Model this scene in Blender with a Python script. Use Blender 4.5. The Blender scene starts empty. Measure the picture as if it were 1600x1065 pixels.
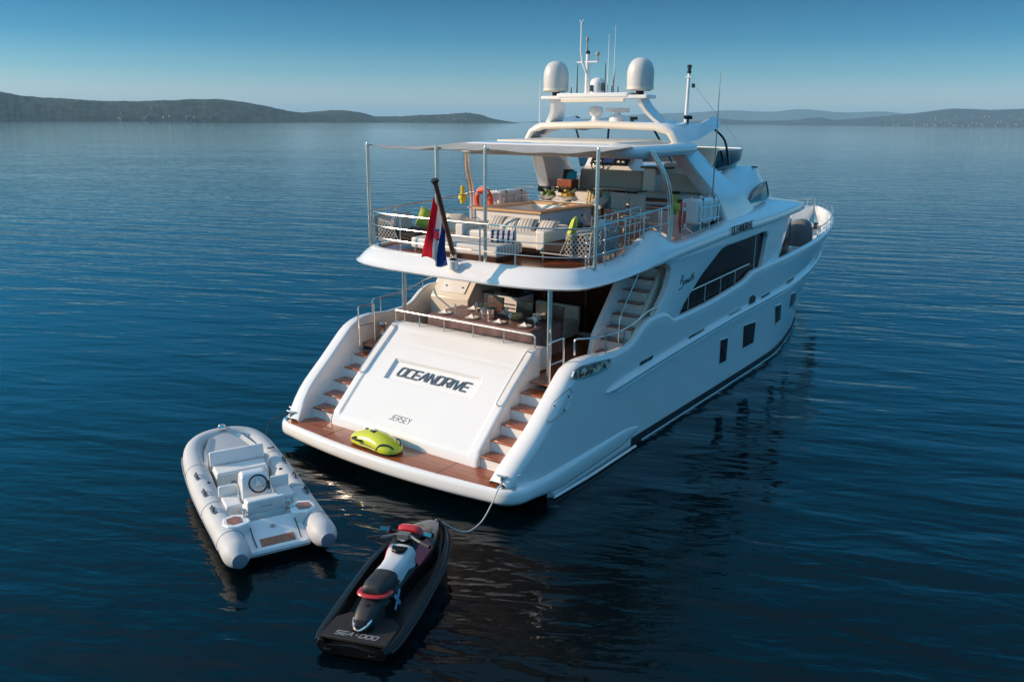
import bpy, bmesh, math, random
from math import sin, cos, pi, radians as R
from mathutils import Vector as V, Matrix as MX
random.seed(7)
sc = bpy.context.scene
COL = sc.collection

# ------------------------------------------------------------------ camera
cd = bpy.data.cameras.new('camera'); cam = bpy.data.objects.new('camera', cd); COL.objects.link(cam)
CP = V((11.673544, -11.543745, 7.200000))
rt, up, fw = V((0.808847, 0.587969, 0.007600)), V((-0.154276, 0.199725, 0.967631)), V((-0.567419, 0.783838, -0.252257))
m = MX((rt, up, -fw)).transposed().to_4x4(); m.translation = CP
cam.matrix_world = m
cd.sensor_width = 36; cd.lens = 36*1310/1600
cd.clip_start = 0.2; cd.clip_end = 120000
sc.camera = cam

# ------------------------------------------------------------------ sky, sun, exposure
SUN_EL, SUN_AZ = 21.0, 236.0          # azimuth clockwise from +Y (the bow)
w = bpy.data.worlds.new('World'); sc.world = w; w.use_nodes = True
nt = w.node_tree; L = nt.links.new; bg = nt.nodes['Background']
sky = nt.nodes.new('ShaderNodeTexSky'); sky.sky_type = 'NISHITA'; sky.sun_disc = False
sky.sun_elevation = R(SUN_EL); sky.sun_rotation = R(SUN_AZ)
tc = nt.nodes.new('ShaderNodeTexCoord'); sx = nt.nodes.new('ShaderNodeSeparateXYZ'); L(tc.outputs['Generated'], sx.inputs[0])
ab = nt.nodes.new('ShaderNodeMath'); ab.operation = 'ABSOLUTE'; L(sx.outputs[2], ab.inputs[0])
sq = nt.nodes.new('ShaderNodeMath'); sq.operation = 'SQRT'; L(ab.outputs[0], sq.inputs[0])
cr = nt.nodes.new('ShaderNodeValToRGB'); L(sq.outputs[0], cr.inputs[0])
def ramp(cr, stops, interp='LINEAR'):
    e = cr.color_ramp.elements; cr.color_ramp.interpolation = interp
    while len(e) > 1: e.remove(e[-1])
    e[0].position = stops[0][0]; e[0].color = (*stops[0][1], 1)
    for p, c in stops[1:]:
        k = e.new(p); k.color = (*c, 1)
def el(d): return math.sqrt(sin(R(d)))
ramp(cr, [(0, (1.42, 1.52, 1.95)), (el(1.2), (1.08, 1.30, 1.80)), (el(3), (.37, .80, 1.22)), (el(5), (.095, .49, .88)), (el(7.5), (.022, .31, .60)),
          (el(9.5), (.022, .60, 1.08)), (el(13), (.03, .82, 1.34)), (el(19), (.05, 1.0, 1.42)), (el(30), (.18, 1.15, 1.45)), (el(42), (1.2, 1.9, 2.0)), (el(55), (3.0, 3.1, 2.8)), (1, (3.4, 3.3, 2.9))])
mxn = nt.nodes.new('ShaderNodeVectorMath'); mxn.operation = 'MULTIPLY'
L(sky.outputs[0], mxn.inputs[0]); L(cr.outputs[0], mxn.inputs[1]); L(mxn.outputs[0], bg.inputs[0])
bg.inputs[1].default_value = 0.092
sd = bpy.data.lights.new('sun', 'SUN'); sun = bpy.data.objects.new('sun', sd); COL.objects.link(sun)
sd.energy = 4.2; sd.angle = R(0.53); sd.color = (1.0, .71, .50)
SD = V((sin(R(SUN_AZ))*cos(R(SUN_EL)), cos(R(SUN_AZ))*cos(R(SUN_EL)), sin(R(SUN_EL))))
sun.rotation_euler = SD.to_track_quat('Z', 'Y').to_euler(); sun.location = SD*60
vs = sc.view_settings; vs.view_transform = 'Standard'; vs.look = 'None'; vs.gamma = 1; vs.exposure = 0.40
sc.cycles.use_denoising = True
sc.cycles.max_bounces = 7; sc.cycles.caustics_reflective = False; sc.cycles.caustics_refractive = False

# ------------------------------------------------------------------ helpers
class MB:
    def __init__(s, M=None): s.v = []; s.f = []; s.M = M
    def add(s, vs, fs):
        o = len(s.v)
        for p in vs:
            p = V(p); s.v.append(s.M @ p if s.M else p)
        s.f += [[i+o for i in f] for f in fs]; return s
    def box(s, c, d, rz=0, rx=0):
        x, y, z = d[0]/2, d[1]/2, d[2]/2; m = MX.Rotation(rz, 3, 'Z') @ MX.Rotation(rx, 3, 'X'); c = V(c)
        vs = [c + m @ V((a*x, b*y, e*z)) for a in (-1, 1) for b in (-1, 1) for e in (-1, 1)]
        return s.add(vs, [(0,1,3,2),(4,6,7,5),(0,4,5,1),(2,3,7,6),(0,2,6,4),(1,5,7,3)])
    def loft(s, rings, closed=True, cap=True, wrap=False):
        n = len(rings[0]); vs = [p for r in rings for p in r]; fs = []
        k = len(rings)
        for i in range(k if wrap else k-1):
            a, b = i*n, ((i+1) % k)*n
            for j in range(n if closed else n-1):
                j2 = (j+1) % n; fs.append((a+j, a+j2, b+j2, b+j))
        if cap and not wrap:
            fs.append(tuple(range(n))[::-1]); fs.append(tuple(range((k-1)*n, k*n)))
        return s.add(vs, fs)
    def tube(s, path, r, n=8, closed=False, cap=True, sq=1.0):
        P = [V(p) for p in path]; k = len(P); rings = []; nrm = None
        for i, p in enumerate(P):
            if closed: t = P[(i+1) % k] - P[i-1]
            else: t = P[min(i+1, k-1)] - P[max(i-1, 0)]
            if t.length < 1e-9: t = V((0, 0, 1))
            t.normalize()
            if nrm is None:
                nrm = V((0, 0, 1)).cross(t)
                if nrm.length < .05: nrm = V((1, 0, 0)).cross(t)
            nrm = nrm - t*nrm.dot(t); nrm.normalize(); b = t.cross(nrm)
            rr = r[i] if isinstance(r, (list, tuple)) else r
            rings.append([p + (nrm*cos(2*pi*j/n) + b*sin(2*pi*j/n)*sq)*rr for j in range(n)])
        return s.loft(rings, True, cap, closed)
    def lathe(s, prof, c=(0,0,0), n=20, axis='Z'):
        c = V(c); rings = []
        for r, z in prof:
            r = max(r, 1e-4)
            ring = []
            for j in range(n):
                a = 2*pi*j/n; p = V((r*cos(a), r*sin(a), z))
                if axis == 'Y': p = V((p.x, p.z, -p.y))
                elif axis == 'X': p = V((p.z, p.x, p.y))
                ring.append(c+p)
            rings.append(ring)
        return s.loft(rings, True, True)
    def prism(s, poly, z0, z1):
        n = len(poly); return s.loft([[V((x, y, z)) for x, y in poly] for z in (z0, z1)])
    def prismx(s, poly, x0, x1):           # polygon in (y, z)
        return s.loft([[V((x, y, z)) for y, z in poly] for x in (x0, x1)])
    def prismy(s, poly, y0, y1):           # polygon in (x, z)
        return s.loft([[V((x, y, z)) for x, z in poly] for y in (y0, y1)])
    def grid(s, pts):
        n = len(pts[0]); fs = [(i*n+j, i*n+j+1, (i+1)*n+j+1, (i+1)*n+j) for i in range(len(pts)-1) for j in range(n-1)]
        return s.add([p for r in pts for p in r], fs)
    def build(s, name, m, parent=None, smooth=35, bevel=0, sub=0, seg=2, weld=False):
        me = bpy.data.meshes.new(name); me.from_pydata([tuple(p) for p in s.v], [], s.f); me.update()
        bm = bmesh.new(); bm.from_mesh(me)
        if weld: bmesh.ops.remove_doubles(bm, verts=bm.verts, dist=1e-4)
        bmesh.ops.recalc_face_normals(bm, faces=bm.faces); bm.to_mesh(me); bm.free()
        if smooth:
            for p in me.polygons: p.use_smooth = True
            if smooth < 180: me.set_sharp_from_angle(angle=R(smooth))
        o = bpy.data.objects.new(name, me); COL.objects.link(o)
        if m: me.materials.append(m)
        if bevel:
            b = o.modifiers.new('bevel', 'BEVEL'); b.width = bevel; b.segments = seg; b.limit_method = 'ANGLE'; b.angle_limit = R(38); b.harden_normals = False
        if sub:
            b = o.modifiers.new('sub', 'SUBSURF'); b.levels = sub; b.render_levels = sub
        if parent: o.parent = parent
        return o
def thing(name, label, cat, loc=(0,0,0), rz=0, group=None):
    o = bpy.data.objects.new(name, None); COL.objects.link(o); o.location = loc; o.rotation_euler = (0, 0, rz)
    o.empty_display_size = .1
    return tag(o, label, cat, group)
def tag(o, label, cat, group=None):
    o['label'] = label; o['category'] = cat
    if group: o['group'] = group
    return o
def struct(o, k='structure'): o['kind'] = k; return o
def dup(o, parent=None):
    c = o.copy(); COL.objects.link(c)
    if parent: c.parent = parent
    for ch in list(o.children): dup(ch, c)
    return c
def ip(P):
    def f(y):
        if y <= P[0][0]: return P[0][1]
        for (a, b), (c_, d) in zip(P, P[1:]):
            if y <= c_:
                return b + (d-b)*(y-a)/(c_-a)
        return P[-1][1]
    return f
def sp(P):                                     # monotone-ish cubic (Catmull-Rom on uneven knots)
    X = [p[0] for p in P]; Y = [p[1] for p in P]; n = len(P); M_ = []
    for i in range(n):
        if i in (0, n-1):
            j = 0 if i == 0 else n-2; M_.append((Y[j+1]-Y[j])/(X[j+1]-X[j]))
        else:
            a = (Y[i]-Y[i-1])/(X[i]-X[i-1]); b = (Y[i+1]-Y[i])/(X[i+1]-X[i])
            M_.append(0 if a*b <= 0 else 2*a*b/(a+b))
    def f(x):
        if x <= X[0]: return Y[0]
        if x >= X[-1]: return Y[-1]
        for i in range(n-1):
            if x <= X[i+1]:
                h = X[i+1]-X[i]; t = (x-X[i])/h
                return (2*t**3-3*t*t+1)*Y[i]+(t**3-2*t*t+t)*h*M_[i]+(-2*t**3+3*t*t)*Y[i+1]+(t**3-t*t)*h*M_[i+1]
    return f
def smooth_path(P, k=6, closed=False):         # Catmull-Rom through 3D points
    P = [V(p) for p in P]; n = len(P); out = []
    for i in range(n if closed else n-1):
        if closed: a, b, c_, d = P[i-1], P[i], P[(i+1) % n], P[(i+2) % n]
        else: a, b, c_, d = P[max(i-1, 0)], P[i], P[i+1], P[min(i+2, n-1)]
        for j in range(k):
            t = j/k
            out.append(.5*((2*b)+(c_-a)*t+(2*a-5*b+4*c_-d)*t*t+(3*b-a-3*c_+d)*t**3))
    if not closed: out.append(P[-1])
    return out
def fillet(P, r, k=4):                         # round the corners of a polyline
    P = [V(p) for p in P]; out = [P[0]]
    for a, b, c_ in zip(P, P[1:], P[2:]):
        u = (a-b); v = (c_-b); d = min(r, u.length*.45, v.length*.45); u.normalize(); v.normalize()
        s, e = b+u*d, b+v*d
        for j in range(k+1):
            t = j/k; out.append(s*(1-t)**2 + b*2*t*(1-t) + e*t*t)
    return out + [P[-1]]

# ------------------------------------------------------------------ materials
def pmat(name, col, rough=.5, metal=0, spec=.5, coat=0, var=.06, vscale=3.0, bump=0, bscale=60, trans=0, ior=1.45, alpha=1, emit=None):
    m = bpy.data.materials.new(name); m.use_nodes = True; nt = m.node_tree; L = nt.links.new
    b = nt.nodes['Principled BSDF']
    b.inputs['Base Color'].default_value = (*col, 1); b.inputs['Roughness'].default_value = rough; b.inputs['Metallic'].default_value = metal
    b.inputs['Specular IOR Level'].default_value = spec; b.inputs['Coat Weight'].default_value = coat; b.inputs['Coat Roughness'].default_value = .05
    b.inputs['Transmission Weight'].default_value = trans; b.inputs['IOR'].default_value = ior; b.inputs['Alpha'].default_value = alpha
    tc = nt.nodes.new('ShaderNodeTexCoord')
    if var:
        n = nt.nodes.new('ShaderNodeTexNoise'); n.inputs['Scale'].default_value = vscale; n.inputs['Detail'].default_value = 5; L(tc.outputs['Object'], n.inputs['Vector'])
        mp = nt.nodes.new('ShaderNodeMapRange'); L(n.outputs['Fac'], mp.inputs['Value'])
        mp.inputs['From Min'].default_value = .25; mp.inputs['From Max'].default_value = .75
        mp.inputs['To Min'].default_value = 1-var; mp.inputs['To Max'].default_value = 1+var
        hs = nt.nodes.new('ShaderNodeHueSaturation'); hs.inputs['Color'].default_value = (*col, 1); L(mp.outputs[0], hs.inputs['Value']); L(hs.outputs[0], b.inputs['Base Color'])
        mr = nt.nodes.new('ShaderNodeMapRange'); L(n.outputs['Fac'], mr.inputs['Value'])
        mr.inputs['To Min'].default_value = max(0, rough*.75); mr.inputs['To Max'].default_value = min(1, rough*1.3); L(mr.outputs[0], b.inputs['Roughness'])
    if bump:
        n2 = nt.nodes.new('ShaderNodeTexNoise'); n2.inputs['Scale'].default_value = bscale; n2.inputs['Detail'].default_value = 3; L(tc.outputs['Object'], n2.inputs['Vector'])
        bp = nt.nodes.new('ShaderNodeBump'); bp.inputs['Strength'].default_value = bump; bp.inputs['Distance'].default_value = .01
        L(n2.outputs['Fac'], bp.inputs['Height']); L(bp.outputs[0], b.inputs['Normal'])
    return m
def plankmat(name, c1, c2, caulk, axis=0, width=.055, rough=.28, coat=.5):
    """planks whose seams repeat along the given object axis"""
    m = pmat(name, c1, rough, var=0, coat=coat); nt = m.node_tree; L = nt.links.new; b = nt.nodes['Principled BSDF']
    tc = [n for n in nt.nodes if n.type == 'TEX_COORD'][0]
    s = nt.nodes.new('ShaderNodeSeparateXYZ'); L(tc.outputs['Object'], s.inputs[0])
    d = nt.nodes.new('ShaderNodeMath'); d.operation = 'DIVIDE'; d.inputs[1].default_value = width; L(s.outputs[axis], d.inputs[0])
    fr = nt.nodes.new('ShaderNodeMath'); fr.operation = 'FRACT'; L(d.outputs[0], fr.inputs[0])
    fl = nt.nodes.new('ShaderNodeMath'); fl.operation = 'FLOOR'; L(d.outputs[0], fl.inputs[0])
    wn = nt.nodes.new('ShaderNodeTexWhiteNoise'); wn.noise_dimensions = '1D'; L(fl.outputs[0], wn.inputs['W'])
    mp = nt.nodes.new('ShaderNodeMapping'); sc_ = [30, 30, 30]; sc_[1-axis if axis < 2 else 0] = 2.0; mp.inputs['Scale'].default_value = sc_; L(tc.outputs['Object'], mp.inputs[0])
    n = nt.nodes.new('ShaderNodeTexNoise'); n.inputs['Scale'].default_value = 1; n.inputs['Detail'].default_value = 6; L(mp.outputs[0], n.inputs['Vector'])
    ad = nt.nodes.new('ShaderNodeMath'); ad.operation = 'MULTIPLY_ADD'; ad.inputs[1].default_value = .55; L(wn.outputs[0], ad.inputs[0])
    m2 = nt.nodes.new('ShaderNodeMath'); m2.operation = 'MULTIPLY'; m2.inputs[1].default_value = .7; L(n.outputs['Fac'], m2.inputs[0]); L(m2.outputs[0], ad.inputs[2])
    mix = nt.nodes.new('ShaderNodeMix'); mix.data_type = 'RGBA'; L(ad.outputs[0], mix.inputs[0]); mix.inputs[6].default_value = (*c1, 1); mix.inputs[7].default_value = (*c2, 1)
    gt = nt.nodes.new('ShaderNodeMath'); gt.operation = 'LESS_THAN'; gt.inputs[1].default_value = .1; L(fr.outputs[0], gt.inputs[0])
    mx2 = nt.nodes.new('ShaderNodeMix'); mx2.data_type = 'RGBA'; L(gt.outputs[0], mx2.inputs[0]); L(mix.outputs[2], mx2.inputs[6]); mx2.inputs[7].default_value = (*caulk, 1)
    L(mx2.outputs[2], b.inputs['Base Color'])
    return m
def stripemat(name, c1, c2, axis=0, width=.06, duty=.4, rough=.85):
    m = pmat(name, c1, rough, var=0, spec=.2); nt = m.node_tree; L = nt.links.new; b = nt.nodes['Principled BSDF']
    tc = [n for n in nt.nodes if n.type == 'TEX_COORD'][0]
    s = nt.nodes.new('ShaderNodeSeparateXYZ'); L(tc.outputs['Object'], s.inputs[0])
    d = nt.nodes.new('ShaderNodeMath'); d.operation = 'DIVIDE'; d.inputs[1].default_value = width; L(s.outputs[axis], d.inputs[0])
    fr = nt.nodes.new('ShaderNodeMath'); fr.operation = 'FRACT'; L(d.outputs[0], fr.inputs[0])
    gt = nt.nodes.new('ShaderNodeMath'); gt.operation = 'LESS_THAN'; gt.inputs[1].default_value = duty; L(fr.outputs[0], gt.inputs[0])
    mx2 = nt.nodes.new('ShaderNodeMix'); mx2.data_type = 'RGBA'; L(gt.outputs[0], mx2.inputs[0]); mx2.inputs[6].default_value = (*c1, 1); mx2.inputs[7].default_value = (*c2, 1)
    L(mx2.outputs[2], b.inputs['Base Color'])
    return m
GEL = pmat('white_gelcoat', (.80, .785, .76), .16, coat=.6, var=.025, vscale=.8)
CREAM = pmat('cream_gelcoat', (.74, .66, .54), .35, coat=.2, var=.03)
GREYP = pmat('grey_panel', (.36, .34, .31), .5)
STEEL = pmat('polished_steel', (.80, .70, .63), .24, metal=1, var=.03)
TEAK = plankmat('varnished_teak', (.25, .057, .018), (.40, .112, .038), (.035, .015, .01), axis=1)
TEAKX = plankmat('varnished_teak_lengthwise', (.25, .057, .018), (.40, .112, .038), (.035, .015, .01), axis=0)
TEAKL = plankmat('pale_oiled_teak', (.62, .37, .16), (.72, .47, .22), (.4, .2, .1), axis=2, width=.4, rough=.4, coat=.2)
BROWN = pmat('dark_walnut', (.10, .04, .022), .3, coat=.4)
GLASSD = pmat('dark_tinted_glass', (.045, .013, .009), .05, spec=.07, var=0)  # red-brown base colour stands in for warm reflections and the dim interior
GLASSW = pmat('brown_door_glass', (.055, .016, .010), .08, spec=.3, var=.3, vscale=1.5)
GLASSB = pmat('blue_tinted_glass', (.012, .055, .07), .08, spec=.25, var=0)
BLACK = pmat('black_rubber', (.018, .018, .02), .5)
BLKGL = pmat('black_gloss', (.012, .012, .014), .12, coat=.5, var=0)
LETTER = pmat('brushed_steel_letters', (.13, .14, .16), .35, metal=.6, var=.15, vscale=20)
FAB = pmat('white_canvas', (.74, .72, .68), .9, spec=.2, bump=.25, bscale=90)
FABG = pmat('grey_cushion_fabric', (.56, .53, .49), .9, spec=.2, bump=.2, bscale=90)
FABC = pmat('charcoal_fabric', (.045, .036, .032), .9, spec=.15, bump=.2, bscale=90)
LIME = pmat('lime_fabric', (.50, .55, .10), .85, spec=.2, bump=.2)
ROPEM = pmat('woven_rope', (.42, .40, .37), .9, spec=.2, bump=.4, bscale=140)
ORANGE = pmat('orange_red_foam', (.72, .075, .03), .5)
YELLOW = pmat('yellow_plastic', (.72, .55, .02), .4)
CLOTH = pmat('brown_satin_tablecloth', (.14, .08, .075), .45, spec=.5, bump=.2, bscale=20)
CHINA = pmat('white_china', (.80, .79, .77), .15, coat=.4, var=0)
CRYSTAL = pmat('wine_glass', (.85, .88, .88), .06, var=0, coat=.3, alpha=.45)
# ------------------------------------------------------------------ the setting: sea, hills, air
def watermat():
    m = bpy.data.materials.new('sea_water'); m.use_nodes = True; nt = m.node_tree; L = nt.links.new
    b = nt.nodes['Principled BSDF']; b.inputs['Base Color'].default_value = (.0001, .0032, .0048, 1); b.inputs['Roughness'].default_value = .045; b.inputs['IOR'].default_value = 1.333
    tc = nt.nodes.new('ShaderNodeTexCoord')
    def noise(scale, rot, detail=3, rough=.55, dist=0):
        mp = nt.nodes.new('ShaderNodeMapping'); mp.vector_type = 'TEXTURE'; mp.inputs['Scale'].default_value = (1/scale[0], 1/scale[1], 1); mp.inputs['Rotation'].default_value = (0, 0, rot); L(tc.outputs['Object'], mp.inputs[0])
        n = nt.nodes.new('ShaderNodeTexNoise'); n.inputs['Scale'].default_value = 1; n.inputs['Detail'].default_value = detail; n.inputs['Roughness'].default_value = rough; n.inputs['Distortion'].default_value = dist
        L(mp.outputs[0], n.inputs['Vector']); return n.outputs['Fac']
    def math_(op, a, b_):
        n = nt.nodes.new('ShaderNodeMath'); n.operation = op
        for i, x in enumerate((a, b_)):
            if isinstance(x, (int, float)): n.inputs[i].default_value = x
            else: L(x, n.inputs[i])
        return n.outputs[0]
    th = R(33)
    big = noise((.010, .05), th, 3, .5)          # calm and ruffled lanes
    mid = noise((.05, .11), R(30), 2)
    mr = nt.nodes.new('ShaderNodeMapRange'); mr.inputs['From Min'].default_value = .40; mr.inputs['From Max'].default_value = .62; mr.inputs['To Min'].default_value = .25; mr.inputs['To Max'].default_value = 1.0
    L(math_('ADD', math_('MULTIPLY', big, .6), math_('MULTIPLY', mid, .4)), mr.inputs['Value'])
    sw = noise((.16, .55), R(18), 3, .5, .3)        # low swell
    rp = noise((.9, 2.6), R(25), 2, .5, .5)        # ripples
    r2 = noise((3.2, 7.0), R(38), 3, .5, .4)        # fine ripples
    md = noise((.32, 1.0), R(31), 2, .5, .6)         # short chop
    h = math_('ADD', math_('ADD', math_('MULTIPLY', sw, .13), math_('MULTIPLY', md, .046)), math_('MULTIPLY', mr.outputs[0], math_('ADD', math_('MULTIPLY', rp, .035), math_('MULTIPLY', r2, .007))))
    ln = nt.nodes.new('ShaderNodeVectorMath'); ln.operation = 'LENGTH'; L(tc.outputs['Object'], ln.inputs[0])
    fd = nt.nodes.new('ShaderNodeMapRange'); fd.inputs['From Min'].default_value = 15; fd.inputs['From Max'].default_value = 260; fd.inputs['To Min'].default_value = 1.0; fd.inputs['To Max'].default_value = .5; L(ln.outputs['Value'], fd.inputs['Value'])
    h = math_('MULTIPLY', h, fd.outputs[0])
    bp = nt.nodes.new('ShaderNodeBump'); bp.inputs['Strength'].default_value = 1; bp.inputs['Distance'].default_value = 1.0; L(h, bp.inputs['Height']); L(bp.outputs[0], b.inputs['Normal'])
    return m
WATER = watermat()
wb = MB(); rings = []
for r in (0.5, 60, 200, 800, 3000, 10000, 38000):
    rings.append([V((r*cos(2*pi*j/96), r*sin(2*pi*j/96), 0)) for j in range(96)])
wb.loft(rings, True, False); wb.f.append(list(range(96)))
struct(wb.build('sea', WATER, smooth=0))

HILLM = pmat('scrub_covered_slope', (.050, .062, .048), .95, var=.6, vscale=.02, spec=.1)
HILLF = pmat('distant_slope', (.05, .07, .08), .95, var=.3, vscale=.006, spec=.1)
def azv(az, d):
    a = R(az); return V((CP.x - sin(a)*d, CP.y + cos(a)*d, 0))
from mathutils import noise as NZ
from mathutils.bvhtree import BVHTree as BVH
TREES = {}
def on_hill(name, az, d):
    p = azv(az, d); h = TREES[name].ray_cast(V((p.x, p.y, 2000)), V((0, 0, -1)))[0]
    return h if h else p
def ridge(name, prof, d, depth, m, rough, seed, step=.06):
    f = sp(sorted(prof)); a0, a1 = prof[0][0], prof[-1][0]; n = int(abs(a1-a0)/step); pts = []
    for i in range(n+1):
        az = a0+(a1-a0)*i/n; H = max(.0, f(az)); row = []
        for j in range(15):
            t = j/14; dd = d + depth*t
            sh = (sin(min(t/.55, 1)*pi/2)**.9) if t < .55 else cos((t-.55)/.45*pi/2)
            hgt = d*math.tan(R(H))*(1+depth*.55/d)*sh + CP.z*0
            p = azv(az, dd); q = V((p.x*.004+seed, p.y*.004, seed)); q2 = q*6
            hgt *= 1 + rough*(NZ.noise(q)*1.6*min(1, 2*(1-abs(t-.55)*1.4)) if t < .5 else 0)
            if 0 < t < 1: hgt += (NZ.noise(q2) + .7*NZ.noise(q2*3.1) + .2*NZ.noise(q2*9))*rough*26*min(1, H/.3)
            p.z = hgt-2 if t in (0, 1) else max(hgt, -1); row.append(p)
        pts.append(row)
    mb = MB().grid(pts); o = mb.build(name, m, smooth=180); TREES[name] = BVH.FromPolygons(mb.v, mb.f); return struct(o)
LEFT = [(72, 1.45), (69, 1.6), (66.4, 1.50), (65.4, 1.35), (63.2, 1.22), (60.5, 1.12), (58, 1.20), (54.7, 1.33), (52.4, 1.06), (50.1, .62), (48, .45), (45.8, .25), (44.2, .02)]
MIDR = [(51, .35), (48.9, .62), (47.3, .73), (46, .62), (44.8, .36), (43, .40), (42.3, .45), (40.2, .55), (39, .64), (38, .5), (37.3, .29), (36, .08), (35.4, .0)]
RIGHT = [(27, .02), (25, .12), (23.5, .24), (22.5, .36), (21.5, .27), (20.3, .25), (18, .30), (16.5, .46), (15.6, .33), (14.3, .43), (12.5, .60), (10.8, .79), (9.1, 1.0), (7.5, .93), (5.5, 1.0), (3, 1.1), (-2, .8)]
FAR = [(36, .02), (33, .15), (30, .36), (27, .62), (24.5, .7), (22, .86), (19.5, .78), (17.7, .95), (15, .76), (13, .82), (11.5, .7), (9, .8), (6.5, .7), (4, .85), (-3, .9)]
ridge('wooded_hills', LEFT, 4200, 900, HILLM, .10, 3.1)
ridge('headland_hills', MIDR, 5600, 800, HILLM, .10, 9.7)
ridge('coast_hills', RIGHT, 9500, 1800, HILLF, .10, 5.3)
ridge('far_mountains', FAR, 19000, 2500, HILLF, .03, 1.3, .4)

# far houses: a gabled box each, copied along the two shores
HW = pmat('pale_house_render', (.27, .25, .23), .8, var=.6, vscale=.05); HR = pmat('clay_roof', (.22, .11, .07), .8)
def house(k):
    t = thing('house', 'x', 'house')
    MB().box((0, 0, 3.5*k), (11*k, 9*k, 9*k)).build('wall', HW, t, smooth=0)
    MB().prismx([(-5*k, 7.8*k), (5*k, 7.8*k), (0, 11*k)], -6*k, 6*k).build('roof', HR, t, smooth=0)
    return t
rng = random.Random(4)
hs = house(.8)
for i in range(26):
    o = hs if i == 0 else dup(hs)
    az = 60.6 - rng.betavariate(1.4, 2.2)*6.6; lvl = rng.random()**1.5*max(.15, 1-abs(az-59)/3.2)
    p = on_hill('wooded_hills', az, 4210 + lvl*230); o.location = p; o.rotation_euler.z = rng.random()*3
    o['label'] = 'small pale house in the village on the dark wooded hillside'; o['group'] = 'houses of the hillside village'
hs2 = house(1.15)
for i in range(60):
    o = hs2 if i == 0 else dup(hs2)
    az = 13.2 - rng.random()**.8*8.4; lvl = rng.random()**2
    p = on_hill('coast_hills', az, 9515 + lvl*330); o.location = p; o.rotation_euler.z = rng.random()*3
    o['label'] = 'tiny pale house in the town along the far hazy shore'; o['group'] = 'houses of the far shore town'
hs3 = house(.8)
for i in range(12):
    o = hs3 if i == 0 else dup(hs3)
    az = 44 - rng.random()*5; lvl = rng.random()**2
    p = on_hill('headland_hills', az, 5610 + lvl*160); o.location = p; o.rotation_euler.z = rng.random()*3
    o['label'] = 'small pale house at the foot of the low headland'; o['group'] = 'houses under the headland'

# air
hz = MB().box((0, 0, 314), (78000, 78000, 630)).build('haze', None, smooth=0); struct(hz, 'stuff')
hm = bpy.data.materials.new('thin_haze'); hm.use_nodes = True; nt = hm.node_tree; nt.nodes.clear()
ou = nt.nodes.new('ShaderNodeOutputMaterial'); pv = nt.nodes.new('ShaderNodeVolumePrincipled'); nt.links.new(pv.outputs[0], ou.inputs['Volume'])
pv.inputs['Color'].default_value = (.50, .82, 1.0, 1); pv.inputs['Density'].default_value = 4.6e-5
hz.data.materials.append(hm)
# ------------------------------------------------------------------ the yacht: hull
yacht = thing('motor_yacht', 'large white three deck motor yacht moored stern towards the two small craft', 'yacht')
XD = ip([(0,3.25),(1,3.32),(2,3.36),(3,3.38),(4,3.4),(14,3.4),(17,3.3),(20,2.98),(23,2.4),(25,1.85),(26.5,1.3),(27.5,.8),(28.2,.35),(28.5,.05)])
XW = ip([(0,3.1),(1,3.38),(5,3.3),(10,3.26),(14,3.2),(17,2.8),(20,2.1),(23,1.15),(25,.4),(26,.03),(29,.03)])
XD = sp([(0,3.25),(1,3.32),(2,3.36),(3,3.38),(4,3.4),(14,3.4),(17,3.3),(20,2.98),(23,2.4),(25,1.85),(26.5,1.3),(27.5,.8),(28.2,.35),(28.5,.05)])
XW = sp([(0,3.1),(1,3.38),(5,3.3),(10,3.26),(14,3.2),(17,2.8),(20,2.1),(23,1.15),(25,.4),(26,.03),(29,.03)])
ZN = ip([(0,2.6),(5,2.75),(12,3.15),(20,3.35),(28.5,3.5)])
ZT = sp([(.1,.62),(.3,.9),(.64,1.24),(1.02,1.55),(1.41,1.87),(1.79,2.2),(2.1,2.44),(2.5,2.56),(2.9,2.57),(3.6,2.5),(4.25,2.51),(4.6,2.62),(4.9,2.82),(5.3,2.95),(5.9,2.95),(6.25,2.85),(6.55,2.7),(8.2,2.74),(10.6,2.93),(11.2,3.02),(11.6,3.16),(14,3.23),(17,3.32),(20,3.38),(24,3.46),(28.5,3.58)])
STEM = sp([(24,-.6),(25.5,-.35),(26.2,.25),(27,1.35),(27.8,2.45),(28.5,3.35)])
FLOOR = ip([(0,.5),(2.3,.5),(2.45,1.9),(11,1.9),(12.5,2.45),(28.5,2.75)])
TH = ip([(0,.44),(2.2,.42),(3.2,.26),(4.4,.18),(28.5,.18)])
RC = ip([(0,.22),(2.0,.22),(3.0,.16),(4.4,.08),(28.5,.07)])
def HX(y, z):
    t = min(1.2, max(0, z/ZN(y)))**1.3
    return XW(y) + (XD(y)-XW(y))*t
ys = [.12,.3,.45,.64,.83,1.02,1.2,1.41,1.6,1.79,1.95,2.1,2.3,2.5,2.7,2.9,3.2,3.6,3.9,4.25,4.45,4.6,4.75,4.9,5.1,5.3,5.6,5.9,6.1,6.25,6.4,6.55,7,7.6,8.2,9,9.8,10.6,10.9,11.2,11.4,11.6,12,12.6,13.3,14,15,16,17,18,19,20,21,22,23,24,24.6,25.2,25.7,26.2,26.6,27,27.4,27.8,28.1,28.35,28.5]
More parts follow.
